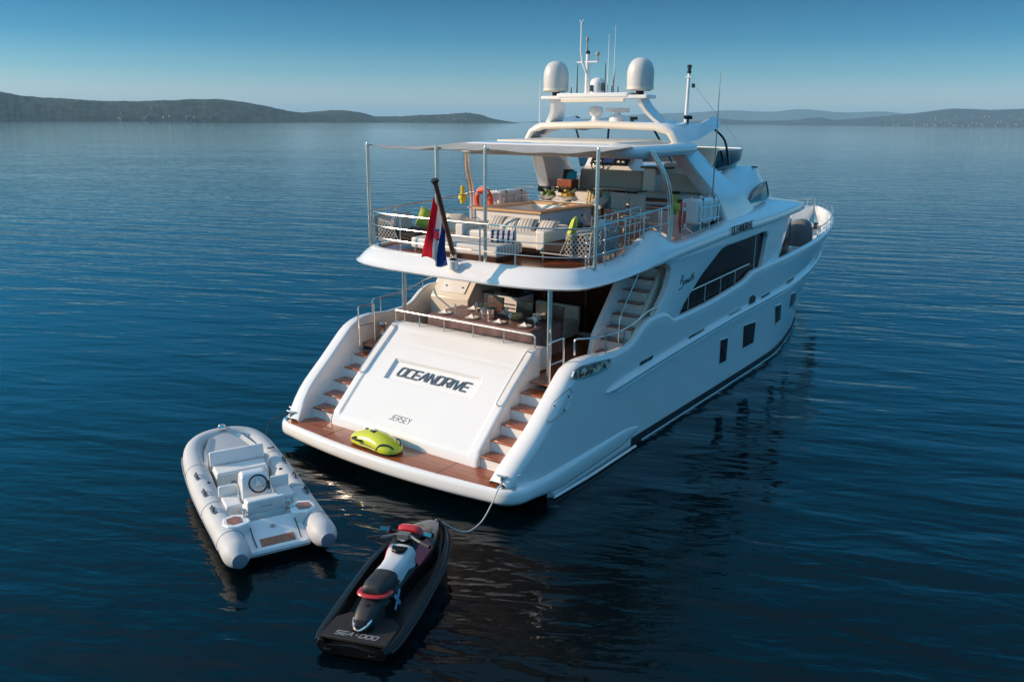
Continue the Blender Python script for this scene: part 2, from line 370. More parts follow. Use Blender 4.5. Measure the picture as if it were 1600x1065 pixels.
def hullring(y, s):
    zt = ZT(y); zl = max(-.6, STEM(y)) if y > 24 else -.6; rc = RC(y); th = min(TH(y), max(.03, XD(y)*.8)); rc = min(rc, th*.62)
    if y < 1.35: zl = .40; rc = min(rc, (zt-zl)*.6)
    pts = []
    xl = HX(y, max(zl, 0))
    pts.append((xl*(.92 if zl < 0 else .4 if y > 26 else 1), zl))
    for f in (0, .03, .10, .22, .36, .5, .62, .74, .85, .93, 1):
        z = max(zl, 0) + (zt - rc - max(zl, 0))*f; pts.append((HX(y, z), z))
    x1 = HX(y, zt-rc)
    for k in (1, 2, 3, 4, 5):
        a = k/5*pi/2; pts.append((x1 - rc + rc*cos(a), zt - rc + rc*sin(a)))
    ri = min(.06, th*.3); x2 = max(x1 - th, .012)
    pts += [(x2+ri, zt), (x2+ri*.3, zt-ri*.3), (x2, zt-ri), (x2, max(zl+.01, min(FLOOR(y), zt-ri-.01)))]
    return [V((s*x, y, z)) for x, z in pts]
hb = MB()
for s in (1, -1): hb.loft([hullring(y, s) for y in ys], False, False)
hb.f.append(list(range(16))[:12][::-1]); n_ = len(hb.v)//2
hb.f.append([n_+i for i in range(12)])
# aft closing wall of the hull below the transom

hull = hb.build('hull', GEL, yacht, smooth=50)
MB().box((0,.8,.05), (5.4,.4,.34)).build('stern_underbody', BLACK, yacht, smooth=0)  # its black colour paints the shade under the platform overhang
def both(f):
    for s in (1, -1): f(s)
# rub rail, spray strip and dark boot stripe follow the hull
ZR = sp([(3.3,1.66),(3.57,1.69),(6.54,1.89),(10.6,2.08),(15.2,2.2),(18.6,2.3),(22,2.42),(26,2.75)])
def rub(s):
    b = MB(); path = []; rad = []
    for i in range(60):
        y = 3.35 + 22.6*i/59; z = ZR(y); path.append((s*(HX(y, z)+.005), y, z)); rad.append(.11*min(1, .35+ (i/2.0)) if i < 2 else .11 if i < 54 else .11*(60-i)/6)
    b.tube(path, rad, 12, sq=.62); b.build('rub_rail', GEL, yacht, smooth=60)
    b = MB(); b.tube([(s*(HX(y, ZR(y)-.17)+.002), y, ZR(y)-.17) for y in [3.9+21.5*i/50 for i in range(51)]], .022, 6); b.build('spray_strip', GEL, yacht, smooth=60)
both(rub)
def stripe(s):
    for nm, za, zb, mt, o, y0 in (('boot_stripe', -.05, .21, BLACK, .006, 4.7), ('waterline_band', -.05, .045, GEL, .03, 5.2)):
        P = []
        for z in (za, zb):
            P.append([V((s*(HX(y, z)+o), y, z)) for y in [y0+(26.0-y0)*i/70 for i in range(71)]])
        MB().grid(P).build(nm, mt, yacht, smooth=180)
both(stripe)
# hull windows (glass + frame), vents, hawse hole, quarter lamp
def hullpatch(poly, off, s=1):
    return [V((s*(HX(y, z)+off), y, z)) for y, z in poly]
def sub(poly, k=4):
    out = []
    for (a, b), (c_, d) in zip(poly, poly[1:]+poly[:1]): out += [(a+(c_-a)*i/k, b+(d-b)*i/k) for i in range(k)]
    return out
def inset(poly, d):
    cy = sum(p[0] for p in poly)/len(poly); cz = sum(p[1] for p in poly)/len(poly); h = max(abs(p[1]-cz) for p in poly); wdt = max(abs(p[0]-cy) for p in poly)
    return [(cy+(y-cy)*(1-d/wdt), cz+(z-cz)*(1-d/h)) for y, z in poly]
def hole(poly, name, mt, s, fr=.035):
    o = MB(); p = sub(poly); a, b_, c_, d = hullpatch(p, -.02, s), hullpatch(p, .014, s), hullpatch(inset(p, fr), .014, s), hullpatch(inset(p, fr), .002, s)
    o.loft([a, b_, c_, d], True, False); f = o.build(name, GEL if fr > .02 else STEEL, yacht, smooth=30)
    g = MB(); q = hullpatch(inset(p, fr), .004, s); c0 = sum(q, V())/len(q) + V((s*.018, 0, 0)); g.add(q + [c0], [(i, (i+1) % len(q), len(q)) for i in range(len(q))]); g.build('pane' if fr > .02 else 'grille', mt, f, smooth=0)
for s in (1, -1):
    for p in ([(9.6,1.54),(10.22,1.50),(10.3,.76),(9.72,.78)], [(11.3,1.62),(12.4,1.55),(12.45,.84),(11.45,.85)], [(14.0,1.72),(14.73,1.67),(15.0,1.06),(14.3,1.03)], [(15.95,1.78),(16.85,1.70),(17.3,1.2),(16.15,1.13)]):
        hole(p, 'hull_window', GLASSD, s)
    for a, b_, z in ((4.8,5.5,1.96),(7.4,8.4,2.03),(10.0,10.93,2.12),(12.5,13.3,2.22),(14.9,15.8,2.32)):
        hole([(a,z-.05),(a+.04,z+.045),(b_,z+.075),(b_-.04,z-.02)], 'side_vent', BLACK, s, .014)
    hole([(11.5,2.4),(11.75,2.46),(12.05,2.32),(12.05,2.08),(11.8,2.03),(11.52,2.15)], 'anchor_recess', BLACK, s, .02)
def lamp(s):                          # big glazed teardrop in the quarter
    p = [(1.95,2.36),(2.03,2.46),(2.35,2.49),(2.8,2.47),(3.43,2.41),(3.46,2.3),(3.40,2.22),(2.9,2.2),(2.4,2.22),(2.1,2.28)]
    a, b_, c_ = hullpatch(p, -.02, s), hullpatch(p, .022, s), hullpatch(inset(p, .03), .022, s)
    f = MB().loft([a, b_, c_, hullpatch(inset(p, .035), .004, s)], True, False).build('quarter_light', STEEL, yacht, smooth=40)
    q = hullpatch(inset(p, .03), .008, s); c0 = sum(q, V())/len(q) + V((s*.02, 0, 0))
    MB().add(q+[c0], [(i, (i+1) % len(q), len(q)) for i in range(len(q))]).build('lens', LENSM, f, smooth=60)
LENSM = pmat('lens_painted_reflections', (.10, .05, .025), .08, coat=1, var=0)  # amber and white reflections are painted into the lens colour
_n = LENSM.node_tree; _t = _n.nodes.new('ShaderNodeTexCoord'); _o = _n.nodes.new('ShaderNodeTexNoise'); _o.inputs['Scale'].default_value = 9; _o.inputs['Detail'].default_value = 4; _n.links.new(_t.outputs['Object'], _o.inputs['Vector'])
_r = _n.nodes.new('ShaderNodeValToRGB'); _n.links.new(_o.outputs['Fac'], _r.inputs[0]); _n.links.new(_r.outputs[0], _n.nodes['Principled BSDF'].inputs['Base Color'])
ramp(_r, [(0, (.02,.02,.025)), (.44, (.05,.035,.03)), (.5, (.55,.20,.05)), (.57, (.8,.62,.45)), (.63, (.85,.8,.75)), (.72, (.10,.05,.03))])
lamp(1)
def hatch(s):
    p = [(1.32,2.0),(1.9,2.14),(2.0,2.02),(1.8,1.72),(1.15,1.62),(1.1,1.72)]
    MB().tube(hullpatch(sub(p, 4), .003, s), .007, 5, closed=True).build('quarter_hatch_seam', STEEL, yacht)
    b = MB()
    for y, z in ((1.36,1.92),(1.85,1.98),(1.7,1.74)): b.lathe([(.02,0),(.02,.012),(.001,.014)], (s*HX(y, z), y, z), 10, 'X')
    b.build('hatch_latch', BLKGL, yacht)
hatch(1)

# ------------------------------------------------------------------ swim platform
def plat_path():
    P = [(2.92*i/9, -.30+.30*(2.92*i/9/3.2)**2, 1) for i in range(10)]
    y0 = P[-1][1]
    for i in range(1, 11):
        a = i/10*pi/2; P.append((2.92+.52*sin(a), y0+.56*(1-cos(a)), 1))
    for i in range(1, 22):                                 # the rim runs forward along the hull and dies into it
        y = P[19][1] + .04 + 4.45*i/21; t = i/21
        P.append((HX(y, .4) + .085*(1-t)+.012, y, 1 if t < .8 else math.sqrt(max(.03, 1-((t-.8)/.2)**2))))
    return P
PPATH = plat_path()
prof = [(-.5,.24),(-.12,.25),(-.03,.28),(-.0,.33),(.004,.40),(-.004,.48),(-.02,.535),(-.055,.567),(-.10,.578),(-.5,.58)]
half_r = []
for i, (x, y, k) in enumerate(PPATH):
    a, b_ = PPATH[max(i-1, 0)], PPATH[min(i+1, len(PPATH)-1)]; t = V((b_[0]-a[0], b_[1]-a[1])).normalized(); n = V((t.y, -t.x)) if i else V((0, -1))
    dn = min(1, max(0, (y-.5)/1.2)) * .19                  # the skirt reaches down to the water along the sides
    half_r.append([V((max(x+n.x*(o_ if j_ < 7 else o_*(1+.8*dn)), .0) if i else 0, y+n.y*o_, .40+((z-(dn*(.40-z)/.18 if z < .40 else 0))-.40)*k)) for j_, (o_, z) in enumerate(prof)])
pb = MB(); pb.loft([[V((-p.x, p.y, p.z)) for p in r] for r in half_r[::-1]] + half_r[1:], False, False)
for z, fl_ in ((.577, 1), (.225, 0)):
    ring = [(r[-2 if fl_ else 1].x, r[-2 if fl_ else 1].y) for r in half_r[:22]]
    pb.add([V((-x, y, z)) for x, y in ring[::-1]] + [V((x, y, z)) for x, y in ring[1:]], [list(range(2*len(ring)-1))])
plat = pb.build('swim_platform', GEL, yacht, smooth=50)
tk = [(-2.95,.02),(-2.2,-.06),(-1.4,-.14),(-.7,-.18),(0,-.195),(.7,-.18),(1.4,-.14),(2.2,-.06),(2.95,.02),(2.72,.62),(-2.72,.62)]
MB().prism(tk, .575, .589).build('teak_deck', TEAK, plat, smooth=0)
b = MB()
for x in (-1.62, 1.62): b.box((x, .22, .5905), (.012, .74, .004))
b.build('deck_seam', BROWN, plat, smooth=0)
def cleats(s):
    for i, (dx, dy) in enumerate(((0, 0), (.16, .2))):
        b = MB(); x, y, z = s*(3.0+dx), .16+dy, .58
        b.lathe([(.075,0),(.075,.02),(.04,.03),(.035,.16),(.03,.2)], (x, y, z), 14)
        b.tube([(x-.12, y-.02, z+.215), (x-.06, y-.01, z+.2), (x+.06, y+.01, z+.2), (x+.12, y+.02, z+.215)], [.012, .024, .024, .012], 8)
        b.build('mooring_cleat', STEEL, plat, smooth=50)
    MB().box((s*3.08, .26, .585), (.3, .34, .012), rz=s*.5).build('cleat_plate', STEEL, plat, bevel=.004)
both(cleats)
b = MB(); b.tube([(3.43,1.3,.05),(3.46,2.6,.05),(3.43,4.7,.05)], .03, 8); b.build('waterline_pipe', GEL, yacht)

# ------------------------------------------------------------------ transom door, its recess and letters
TP = sp([(0,0),(1,1)])
PROF = [(.52,.58),(.545,.74),(.60,.83)] + [(.60+1.94*t, .83+1.68*t + .055*sin(t*pi)) for t in [i/56 for i in range(1, 55)]] + [(2.52,2.52),(2.60,2.56),(2.72,2.575)]
def transom_pt(x, t):                   # t 0..1 along the slope
    return V((x, .60+1.94*t, .83+1.68*t+.055*sin(t*pi)))
NRM = V((0, -1.68, 1.94)).normalized()
def sd_rbox(x, y, hx, hy, r):
    qx, qy = abs(x)-hx+r, abs(y)-hy+r
    return math.hypot(max(qx, 0), max(qy, 0)) + min(max(qx, qy), 0) - r
SL = 2.566
RX, RT = -.03, .535                     # recess centre (x, t)
def sstep(a, b_, v): t = min(1, max(0, (v-a)/(b_-a))); return t*t*(3-2*t)
xs = []
x = -2.09
while x < 2.0901:
    xs.append(x); x += .0209*1.0 if True else 0
pts = []
for j, (y, z) in enumerate(PROF):
    row = []
    for x in xs:
        t = (y-.60)/1.94; p = V((x, y, z))
        if 0 < t < 1:
            d = sd_rbox(x-RX, (t-RT)*SL, 1.27, .27, .06); dep = .07*(1-sstep(-.035, .0, d))
            g = abs(t-.80); dep += .008*(1-sstep(.002, .008, g)) if abs(x) < 1.98 else 0
            e = abs(abs(x)-1.86)
            p = p - NRM*dep
            ew = sstep(1.84, 1.90, abs(x)); p = p + NRM*.035*ew*sstep(0, .02, t)
        else: p = p + NRM*0
        edge = max(0, abs(x)-2.03)/.06; p.z -= .02*edge*edge; p.y += .02*edge*edge
        row.append(p)
    pts.append(row)
door_b = MB().grid(pts)
sidep = [(y+.01, z-.01) for y, z in PROF] + [(2.72,1.9),(1.0,.58)]
for s in (1, -1): door_b.add([V((s*2.09, y, z)) for y, z in PROF] + [V((s*2.09, 2.72, .55))], [list(range(len(PROF)+1))])
door = door_b.build('transom_door', GEL, yacht, smooth=40)
# stroke alphabet for the rounded wide lettering
GL = {'O':[[(.15,0),(.85,0),(1,.15),(1,.85),(.85,1),(.15,1),(0,.85),(0,.15),(.15,0)]], 'C':[[(1,0),(.15,0),(0,.15),(0,.85),(.15,1),(1,1)]],
      'E':[[(1,0),(.1,0),(0,.1),(0,.9),(.1,1),(1,1)],[(0,.5),(.9,.5)]], 'A':[[(0,0),(0,.1),(.5,1),(.62,1),(1,0)],[(.22,.36),(.84,.36)]],
      'N':[[(0,0),(0,1),(.12,1),(.88,0),(1,0),(1,1)]], 'D':[[(0,0),(.8,0),(1,.2),(1,.8),(.8,1),(0,1),(0,0)]], 'R':[[(0,0),(0,1),(.85,1),(1,.88),(1,.6),(.85,.46),(.15,.46)],[(.5,.46),(1,0)]],
      'I':[[(.0,0),(.0,1)]], 'V':[[(0,1),(.42,0),(.58,0),(1,1)]], 'S':[[(0,0),(.88,0),(1,.12),(1,.4),(.88,.5),(.12,.5),(0,.6),(0,.88),(.12,1),(1,1)]], '-':[[(.2,.5),(.8,.5)]],
      'J':[[(.8,1),(.8,.15),(.65,0),(.15,0),(0,.15)]], 'Y':[[(0,1),(.5,.5),(1,1)],[(.5,.5),(.5,0)]], 'X':[[(0,0),(1,1)],[(0,1),(1,0)]]}
def letters(text, height, lw, gap, stroke, slant, frame, thick=.012, widths={}):
    """ribbons laid on a surface; frame(u, v) -> (point, normal)"""
    b = MB(); u0 = 0; tot = sum((widths.get(c, 1)*lw + gap) for c in text) - gap
    for ch in text:
        wd = widths.get(ch, 1)*lw
        for st in GL.get(ch, []):
            P = [(u0 + x*wd + slant*(y-.5)*height, y*height) for x, y in st]; n = len(P); cl = P[0] == P[-1]
            Lf, Rt = [], []
            for i in range(n):
                if cl and i in (0, n-1): a, c_, d = P[n-2], P[0], P[1]
                else: a, c_, d = P[max(i-1, 0)], P[i], P[min(i+1, n-1)]
                u = V((c_[0]-a[0], c_[1]-a[1])); v = V((d[0]-c_[0], d[1]-c_[1]))
                if u.length < 1e-9: u = v
                if v.length < 1e-9: v = u
                u.normalize(); v.normalize(); t = (u+v); t = t.normalized() if t.length > .01 else u
                nn = V((-t.y, t.x)); k = stroke/2/max(.45, nn.dot(V((-u.y, u.x))))
                Lf.append((c_[0]+nn.x*k, c_[1]+nn.y*k)); Rt.append((c_[0]-nn.x*k, c_[1]-nn.y*k))
            rings = []
            for i in range(n):
                q = []
                for (a, c_), o in ((Lf[i], 0), (Lf[i], thick), (Rt[i], thick), (Rt[i], 0)):
                    p, nr = frame(a-tot/2, c_-height/2); q.append(p + nr*o)
                rings.append(q)
            b.loft(rings, True, True)
        u0 += wd + gap
    return b
def door_frame(cx, ct, depth):
    def f(u, v): return transom_pt(cx+u, ct+v/SL) - NRM*depth, NRM
    return f
WD = {'I': .12, 'N': 1.05, '-': .6}
letters('OCEANDRIVE', .22, .172, .046, .036, .28, door_frame(-.02, .535, .069), .022, WD).build('name_letters', LETTER, door, smooth=0)
letters('JERSEY', .125, .07, .03, .014, .12, door_frame(-.2, .105, .002), .006).build('port_letters', LETTER, door, smooth=0)
def door_rail(s):
    P = [transom_pt(s*1.97, t) + NRM*o for t, o in ((.42,.03),(.42,.11),(.47,.12),(.7,.12),(.93,.12),(.98,.11),(.98,.03))]
    MB().tube(fillet(P, .05), .017, 8).build('grab_rail', STEEL, door)
both(door_rail)
# rail along the top of the transom
b = MB(); b.tube(fillet([(-2.02,2.62,2.55),(-2.02,2.62,2.86),(2.02,2.62,2.86),(2.02,2.62,2.55)], .07), .022, 8)
for x in (-1.25, -.5, .35, 1.2): b.tube([(x,2.62,2.56),(x,2.62,2.86)], .016, 8)
b.build('transom_rail', STEEL, yacht)

# ------------------------------------------------------------------ stern stairs both sides
def stairs(s):
    st = thing('stern_stairs', 'x', 'x'); del st['label'], st['category']; st.parent = yacht
    b = MB(); xa, xb = s*2.1, s*2.95; tr = []
    for i in range(5):
        y, z = .62+.335*i, .80+.245*i
        b.box(((xa+xb)/2, (y+2.6)/2+.03, z-.16), (abs(xb-xa), 2.6-y, .28)); tr.append((y, z))
    b.build('riser', GEL, st, smooth=0)
    for y, z in tr: MB().box((s*2.46, y+.17, z), (.66, .36, .035)).build('tread', TEAK, st, bevel=.008)
    MB().box((s*2.46, 2.55, 1.935), (.66, .55, .035)).build('tread', TEAK, st, bevel=.008)
    # gate and boarding rails at the top
    g = MB(); P = [(s*2.74,2.1,1.98),(s*2.74,2.1,2.92),(s*2.74,2.62,2.92),(s*2.74,2.62,1.98)]
    g.tube(fillet(P, .06), .02, 8); g.tube([(s*2.74,2.1,2.45),(s*2.74,2.62,2.45)], .014, 6); g.build('gate_rail', STEEL, yacht)
both(stairs)
def capping(s):
    g = MB(); P = [(s*2.92,2.75,2.55),(s*2.92,2.75,2.9),(s*3.2,3.05,2.9),(s*3.3,3.8,2.88),(s*3.31,4.6,2.95),(s*3.31,5.2,3.09),(s*3.31,5.9,3.14),(s*3.31,6.6,3.17),(s*3.31,11.4,3.38)]
    pa = smooth_path(P[2:], 5); g.tube(fillet(P[:3], .08) + pa[1:], .02, 8)
    for y in (3.4, 4.2, 5.0): g.tube([(s*3.28,y,ZT(y)-.02),(s*3.29,y,2.9 + (max(0, y-4)*.12))], .014, 6)
    for y in (7.4, 8.4, 9.4, 10.4): g.tube([(s*3.31,y,ZT(y)-.02),(s*3.31,y,3.17+(y-6.6)*.044)], .013, 6)
    g.build('bulwark_rail', STEEL, yacht)
both(capping)
# ------------------------------------------------------------------ main deck and aft cockpit
MB().prism([(-3.0,2.45),(3.0,2.45),(3.18,6.4),(-3.18,6.4)], 1.86, 1.95).build('aft_deck', TEAKX, yacht, smooth=0)
b = MB(); b.box((-3.05,9,2.35), (.3,5.4,.1)).box((3.05,9,2.35), (.3,5.4,.1)); b.build('side_deck', TEAKX, yacht, smooth=0)
# aft bulkhead: dark sliding doors in a brown frame
bk = MB().box((0,6.5,2.9), (5.0,.06,1.9)).build('saloon_door', GLASSW, yacht, smooth=0)
b = MB()
for x in (-1.5,-.3,.95,2.1): b.box((x,6.46,2.9), (.05,.04,1.9))
b.build('door_frame', BROWN, bk, smooth=0)
MB().box((.2,6.38,1.985), (4.2,.12,.07)).build('door_sill', GEL, bk, smooth=0)
for s in (1,-1): MB().box((s*2.68,7.2,3.1), (.8,1.5,2.3)).build('bulkhead_end', CREAM, yacht, smooth=0)
# seat along the inside of the transom
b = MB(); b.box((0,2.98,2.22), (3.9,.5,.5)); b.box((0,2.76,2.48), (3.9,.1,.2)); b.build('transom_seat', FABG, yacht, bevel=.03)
# port locker with the sloping lid and the louvred bar front
lk = MB().prismx([(5.0,1.95),(5.0,2.72),(5.95,3.86),(6.45,3.86),(6.45,1.95)], -3.0, -1.72).build('port_locker', CREAM, yacht, bevel=.02)
MB().prismx([(5.10,2.85),(5.72,3.59),(5.705,3.602),(5.085,2.862)], -2.75, -1.92).build('locker_lid', GEL, lk, bevel=.004)
b = MB()
for x, z in ((-2.6,3.2),(-2.05,3.2)): b.lathe([(.03,0),(.03,.03),(.001,.032)], (x,5.2,2.985), 10)
for x in (-1.9,): pass
b.build('lid_latch', BLKGL, lk)
b = MB()
for y, z in ((6.0,3.3),(6.2,3.33)): b.lathe([(.06,0),(.06,.03),(.045,.04),(.001,.03)], (-1.72,y,z), 14, 'X')
b.build('locker_speaker', BLKGL, lk)
br = MB().box((-1.15,6.0,2.4), (1.1,.75,.9)).build('bar_unit', GEL, yacht, bevel=.015)
MB().box((-1.15,6.0,2.87), (1.16,.8,.05)).build('bar_top', BLKGL, br, bevel=.01)
b = MB()
for k in range(4): b.box((-.98,5.618,2.34+.1*k), (.62,.012,.03))
b.build('louvre', BLACK, br, smooth=0)
# starboard stair to the upper deck
ss = thing('upper_stair', 'x', 'x'); del ss['label'], ss['category']; ss.parent = yacht
b = MB()
for i in range(8):
    y, z = 4.72+.235*i, 2.12+.255*i
    b.box((2.62,(y+7.0)/2,z-.15), (.62,7.0-y,.235))
b.build('riser', GEL, ss, smooth=0)
for i in range(8): MB().box((2.62,4.8+.235*i,2.12+.255*i-.012), (.62,.27,.03)).build('tread', TEAK, ss, bevel=.006)
stringer = [(4.45,1.95),(4.62,2.5),(6.2,4.2),(7.2,4.2),(7.2,1.95)]
b = MB(); b.prismx(stringer, 2.19, 2.31); b.build('stair_side', GEL, ss, bevel=.02)
b = MB(); b.prismx([(5.1,1.95),(5.3,2.6),(6.6,4.1),(7.2,4.1),(7.2,1.95)], 2.94, 3.04); b.build('stair_side', CREAM, ss, bevel=.02)
b = MB(); b.tube(smooth_path([(2.8,4.85,2.2),(2.8,4.9,2.95),(2.78,5.4,3.5),(2.75,5.9,3.95)], 6), .018, 8); b.build('stair_rail', STEEL, ss)
# polished posts carrying the upper deck
for x, y in ((2.38,2.62),(-2.45,3.4)):
    MB().tube([(x,y,1.95),(x,y,4.0)], .05, 14).build('deck_post', STEEL, yacht)

# ------------------------------------------------------------------ upper deck shell (U-shaped fascia and shoulders)
LOWP = [(0,1.88,3.95),(.45,1.882,3.95),(.9,1.89,3.95),(1.3,1.9,3.95),(1.7,1.93,3.95),(2.1,1.985,3.95),(2.45,2.07,3.95),(2.75,2.2,3.95),(2.97,2.34,3.95),(3.14,2.5,3.95),(3.25,2.7,3.96),(3.32,2.95,3.97),(3.36,3.3,3.98),(3.38,3.7,3.99),(3.39,4.2,4.01),(3.39,4.7,4.04),(3.39,5.1,4.06),(3.39,5.5,4.08),(3.39,5.85,4.1),(3.39,6.2,4.12),(3.39,6.5,4.14),(3.39,6.8,4.16),(3.39,7.2,4.18),(3.39,8,4.22),(3.39,9,4.28),(3.39,10,4.32),(3.39,11,4.35),(3.38,12,4.37),(3.36,13,4.39),(3.33,14,4.42),(3.27,15,4.45),(3.18,16,4.46),(3.02,17,4.44),(2.75,17.8,4.38),(2.4,18.3,4.34)]
ZTOP = sp([(2.2,4.33),(3.6,4.33),(4.3,4.36),(4.8,4.46),(5.3,4.65),(5.75,4.79),(6.0,4.82),(6.25,4.78),(6.5,4.63),(6.8,4.49),(7.2,4.46),(8,4.49),(10,4.66),(12,4.76),(13.5,4.84),(15,4.90),(16,4.88),(17,4.76),(17.8,4.6),(18.3,4.42)])
XTOP = ip([(0,3.0),(10,3.0),(13,2.9),(15,2.5),(17,1.9),(18.3,1.5)])
def deckring(i):
    x, y, z = LOWP[i]; a = LOWP[max(i-1, 0)]; c_ = LOWP[min(i+1, len(LOWP)-1)]
    t = V((c_[0]-a[0], c_[1]-a[1])); t.normalize(); n = V((t.y, -t.x, 0))
    if i == 0: n = V((0, -1, 0))
    side = min(1, max(0, (y-3.0)/4.0))
    zt = ZTOP(y); wd = .40 if side < 1 else 0
    if y < 3.0: tx, ty = x - n.x*.40, y - n.y*.40
    else:
        k = min(1, (y-3.0)/.8); tx = (x-n.x*.40)*(1-k) + XTOP(y)*k; ty = (y-n.y*.40)*(1-k)+y*k
    P0 = V((x, y, z)); P1 = V((tx, ty, zt)); P2 = P1 - n*.06 + V((0, 0, .012)) ; P3 = P1 - n*.13 + V((0, 0, -.005)); P4 = P1 - n*.14; P4.z = 4.26
    mid = .5
    bel = .022 + .04*side
    out = [P0 - n*.45 + V((0, 0, .02)), P0 - n*.08, P0 - n*.02 + V((0,0,.01)), P0 + n*.004 + V((0, 0, .045))]
    rz = .35*side                                   # ridge: lower panel steeper, upper flatter
    for f in (.15, .34, .40, .55, .75, .88):
        q = P0.lerp(P1, f) + n*(bel*sin(f*pi)) + V((0, 0, .018*sin(f*pi)*(1+side)))
        if side > 0:                                # a steep lower band, a crease, then the sloping shoulder
            g = f/.38 if f < .38 else (f-.38)/.62
            Pc = P0 + V((-.035*(1 if n.x >= 0 else -1), 0, .02)) + V((0, 0, .24)); 
            q2 = (P0+V((0,0,.045))).lerp(Pc, g) if f < .38 else Pc.lerp(P1, g) + V((0, 0, .03*sin(g*pi)))
            q = q.lerp(q2, side)
        out.append(q)
    return out + [P1, P2, P3, P4]
R_ = [deckring(i) for i in range(len(LOWP))]
full = [[V((-p.x, p.y, p.z)) for p in r] for r in R_[::-1]] + R_[1:]
fas = MB().loft(full, False, False).build('upper_deck_shell', GEL, yacht, smooth=60)
inner = [r[-1] for r in R_ if r[-1].y < 11.2]
poly = [(-p.x, p.y) for p in inner[::-1]] + [(p.x, p.y) for p in inner[1:]]
MB().prism(poly, 4.2, 4.272).build('upper_deck', TEAKX, yacht, smooth=0)
cl = [r[0] for r in R_ if r[0].y < 12]
poly = [(-p.x, p.y) for p in cl[::-1]] + [(p.x, p.y) for p in cl[1:]]
MB().prism(poly, 3.985, 4.05).build('cockpit_ceiling', GEL, yacht, smooth=0)
# ------------------------------------------------------------------ main deck side panels with the big dark windows
XS = sp([(5,3.26),(12,3.26),(14,3.14),(16,2.9),(17.5,2.6),(18.3,2.3)])
def ysub(poly, k=6):
    return sub(poly, k)
def side_plate(outer, holes, name, mt, s, thick=.10, off=0, bev=.03, parent=yacht):
    cu = bpy.data.curves.new('c', 'CURVE'); cu.dimensions = '2D'; cu.fill_mode = 'BOTH'; cu.extrude = thick/2; cu.bevel_depth = bev; cu.bevel_resolution = 2; cu.offset = -bev
    for pl in [outer]+holes:
        q = sub(pl, 5); spl = cu.splines.new('POLY'); spl.points.add(len(q)-1); spl.use_cyclic_u = True
        for pt, (y, z) in zip(spl.points, q): pt.co = (y, z, 0, 1)
    t = bpy.data.objects.new('t', cu); COL.objects.link(t)
    dg = bpy.context.evaluated_depsgraph_get(); me = bpy.data.meshes.new_from_object(t.evaluated_get(dg)); bpy.data.objects.remove(t)
    bm = bmesh.new(); bm.from_mesh(me); bmesh.ops.remove_doubles(bm, verts=bm.verts, dist=1e-4)
    for k in range(11, 19):
        g = bm.verts[:]+bm.edges[:]+bm.faces[:]
        bmesh.ops.bisect_plane(bm, geom=g, plane_co=(k, 0, 0), plane_no=(1, 0, 0))
    for v in bm.verts:
        y, z, h = v.co; v.co = (s*(XS(y)+off+h), y, z)
    bmesh.ops.recalc_face_normals(bm, faces=bm.faces); bm.to_mesh(me); bm.free(); me.name = name; me.materials.clear(); me.materials.append(mt)
    for p in me.polygons: p.use_smooth = True
    me.set_sharp_from_angle(angle=R(25))
    o = bpy.data.objects.new(name, me); COL.objects.link(o); o.parent = parent; return o
WIN1 = [(6.75,2.6),(7.08,2.93),(8.05,3.52),(9.1,3.98),(9.3,4.05),(9.6,4.09),(10.7,4.12),(12.4,4.19),(12.65,4.16),(12.76,4.0),(12.6,3.5),(12.33,2.95),(12.3,2.6)]
PAN = [(5.52,2.55),(5.6,2.98),(5.72,3.1),(5.95,3.3),(6.12,3.5),(6.24,3.7),(6.27,3.88),(6.2,4.0),(6.05,4.06),(5.9,4.14),(6.8,4.22),(8,4.27),(10,4.36),(12,4.42),(14,4.47),(15.6,4.5),(15.4,4.2),(14.89,3.77),(14.3,3.2),(13.9,2.6),(9,2.5)]
for s in (1, -1):
    pn = side_plate(PAN, [WIN1], 'deckhouse_side', GEL, s)
    for wdw in (WIN1,):
        side_plate(wdw, [], 'saloon_window', GLASSD, s, .01, -.055, 0, pn)
    b = MB()
    b.box((s*(XS(12.1)-.06), 12.05, 3.4), (.04, .09, 1.5)); b.build('window_mullion', GREYP, pn)
    b = MB(); b.box((s*2.95, 12, 3.2), (.02, 6, 1.6)); b.build('window_backing', BLACK, pn)
# name and maker's marks on the starboard and port sides
def sideframe(yc, zc, x, s, slope=.06, tilt=0):
    def f(u, v):
        n = V((s*cos(tilt), 0, sin(tilt))); up_ = V((-s*sin(tilt), 0, cos(tilt)))
        return V((s*x, yc, zc)) + V((0, s*u, u*slope*s)) + up_*v, n
    return f
for s in (1, -1):
    i = min(range(len(R_)), key=lambda k: abs(R_[k][0].y-10)); q = R_[i]; tilt = math.atan2(q[3].x-q[5].x, q[5].z-q[3].z); mid = q[3].lerp(q[5], .55)
    letters('OCEANDRIVE', .19, .118, .045, .026, .15, sideframe(10.45, mid.z+.03, mid.x+.03, s, .035, tilt), .012, WD).build('name_letters', BLACK, fas, smooth=0)
def script(s):
    fr = sideframe(7.15, 3.50, XS(7)+.052+.03, s)
    S_ = [[(-.36,.0),(-.28,.16),(-.22,.2),(-.20,.12),(-.28,.06),(-.2,.05),(-.19,-.04),(-.27,-.1),(-.42,-.12)], [(-.15,.0),(-.08,.03),(-.09,.06),(-.14,.03),(-.13,-.04),(-.06,-.04),(0,.04),(.0,-.04),(.05,.04),(.08,-.0),(.09,-.04),(.14,0),(.19,.03),(.17,.06),(.14,.02),(.16,-.04),(.22,-.02)], [(.24,-.04),(.31,.14)], [(.24,.07),(.40,.08)], [(.33,-.04),(.4,.14)], [(.44,.05),(.43,-.04)]]
    b = MB()
    for st in S_:
        P = [fr(u, v)[0] for u, v in st]; b.tube(smooth_path(P, 4), .011, 6)
    b.build('script_emblem', BLACK, yacht)
both(script)
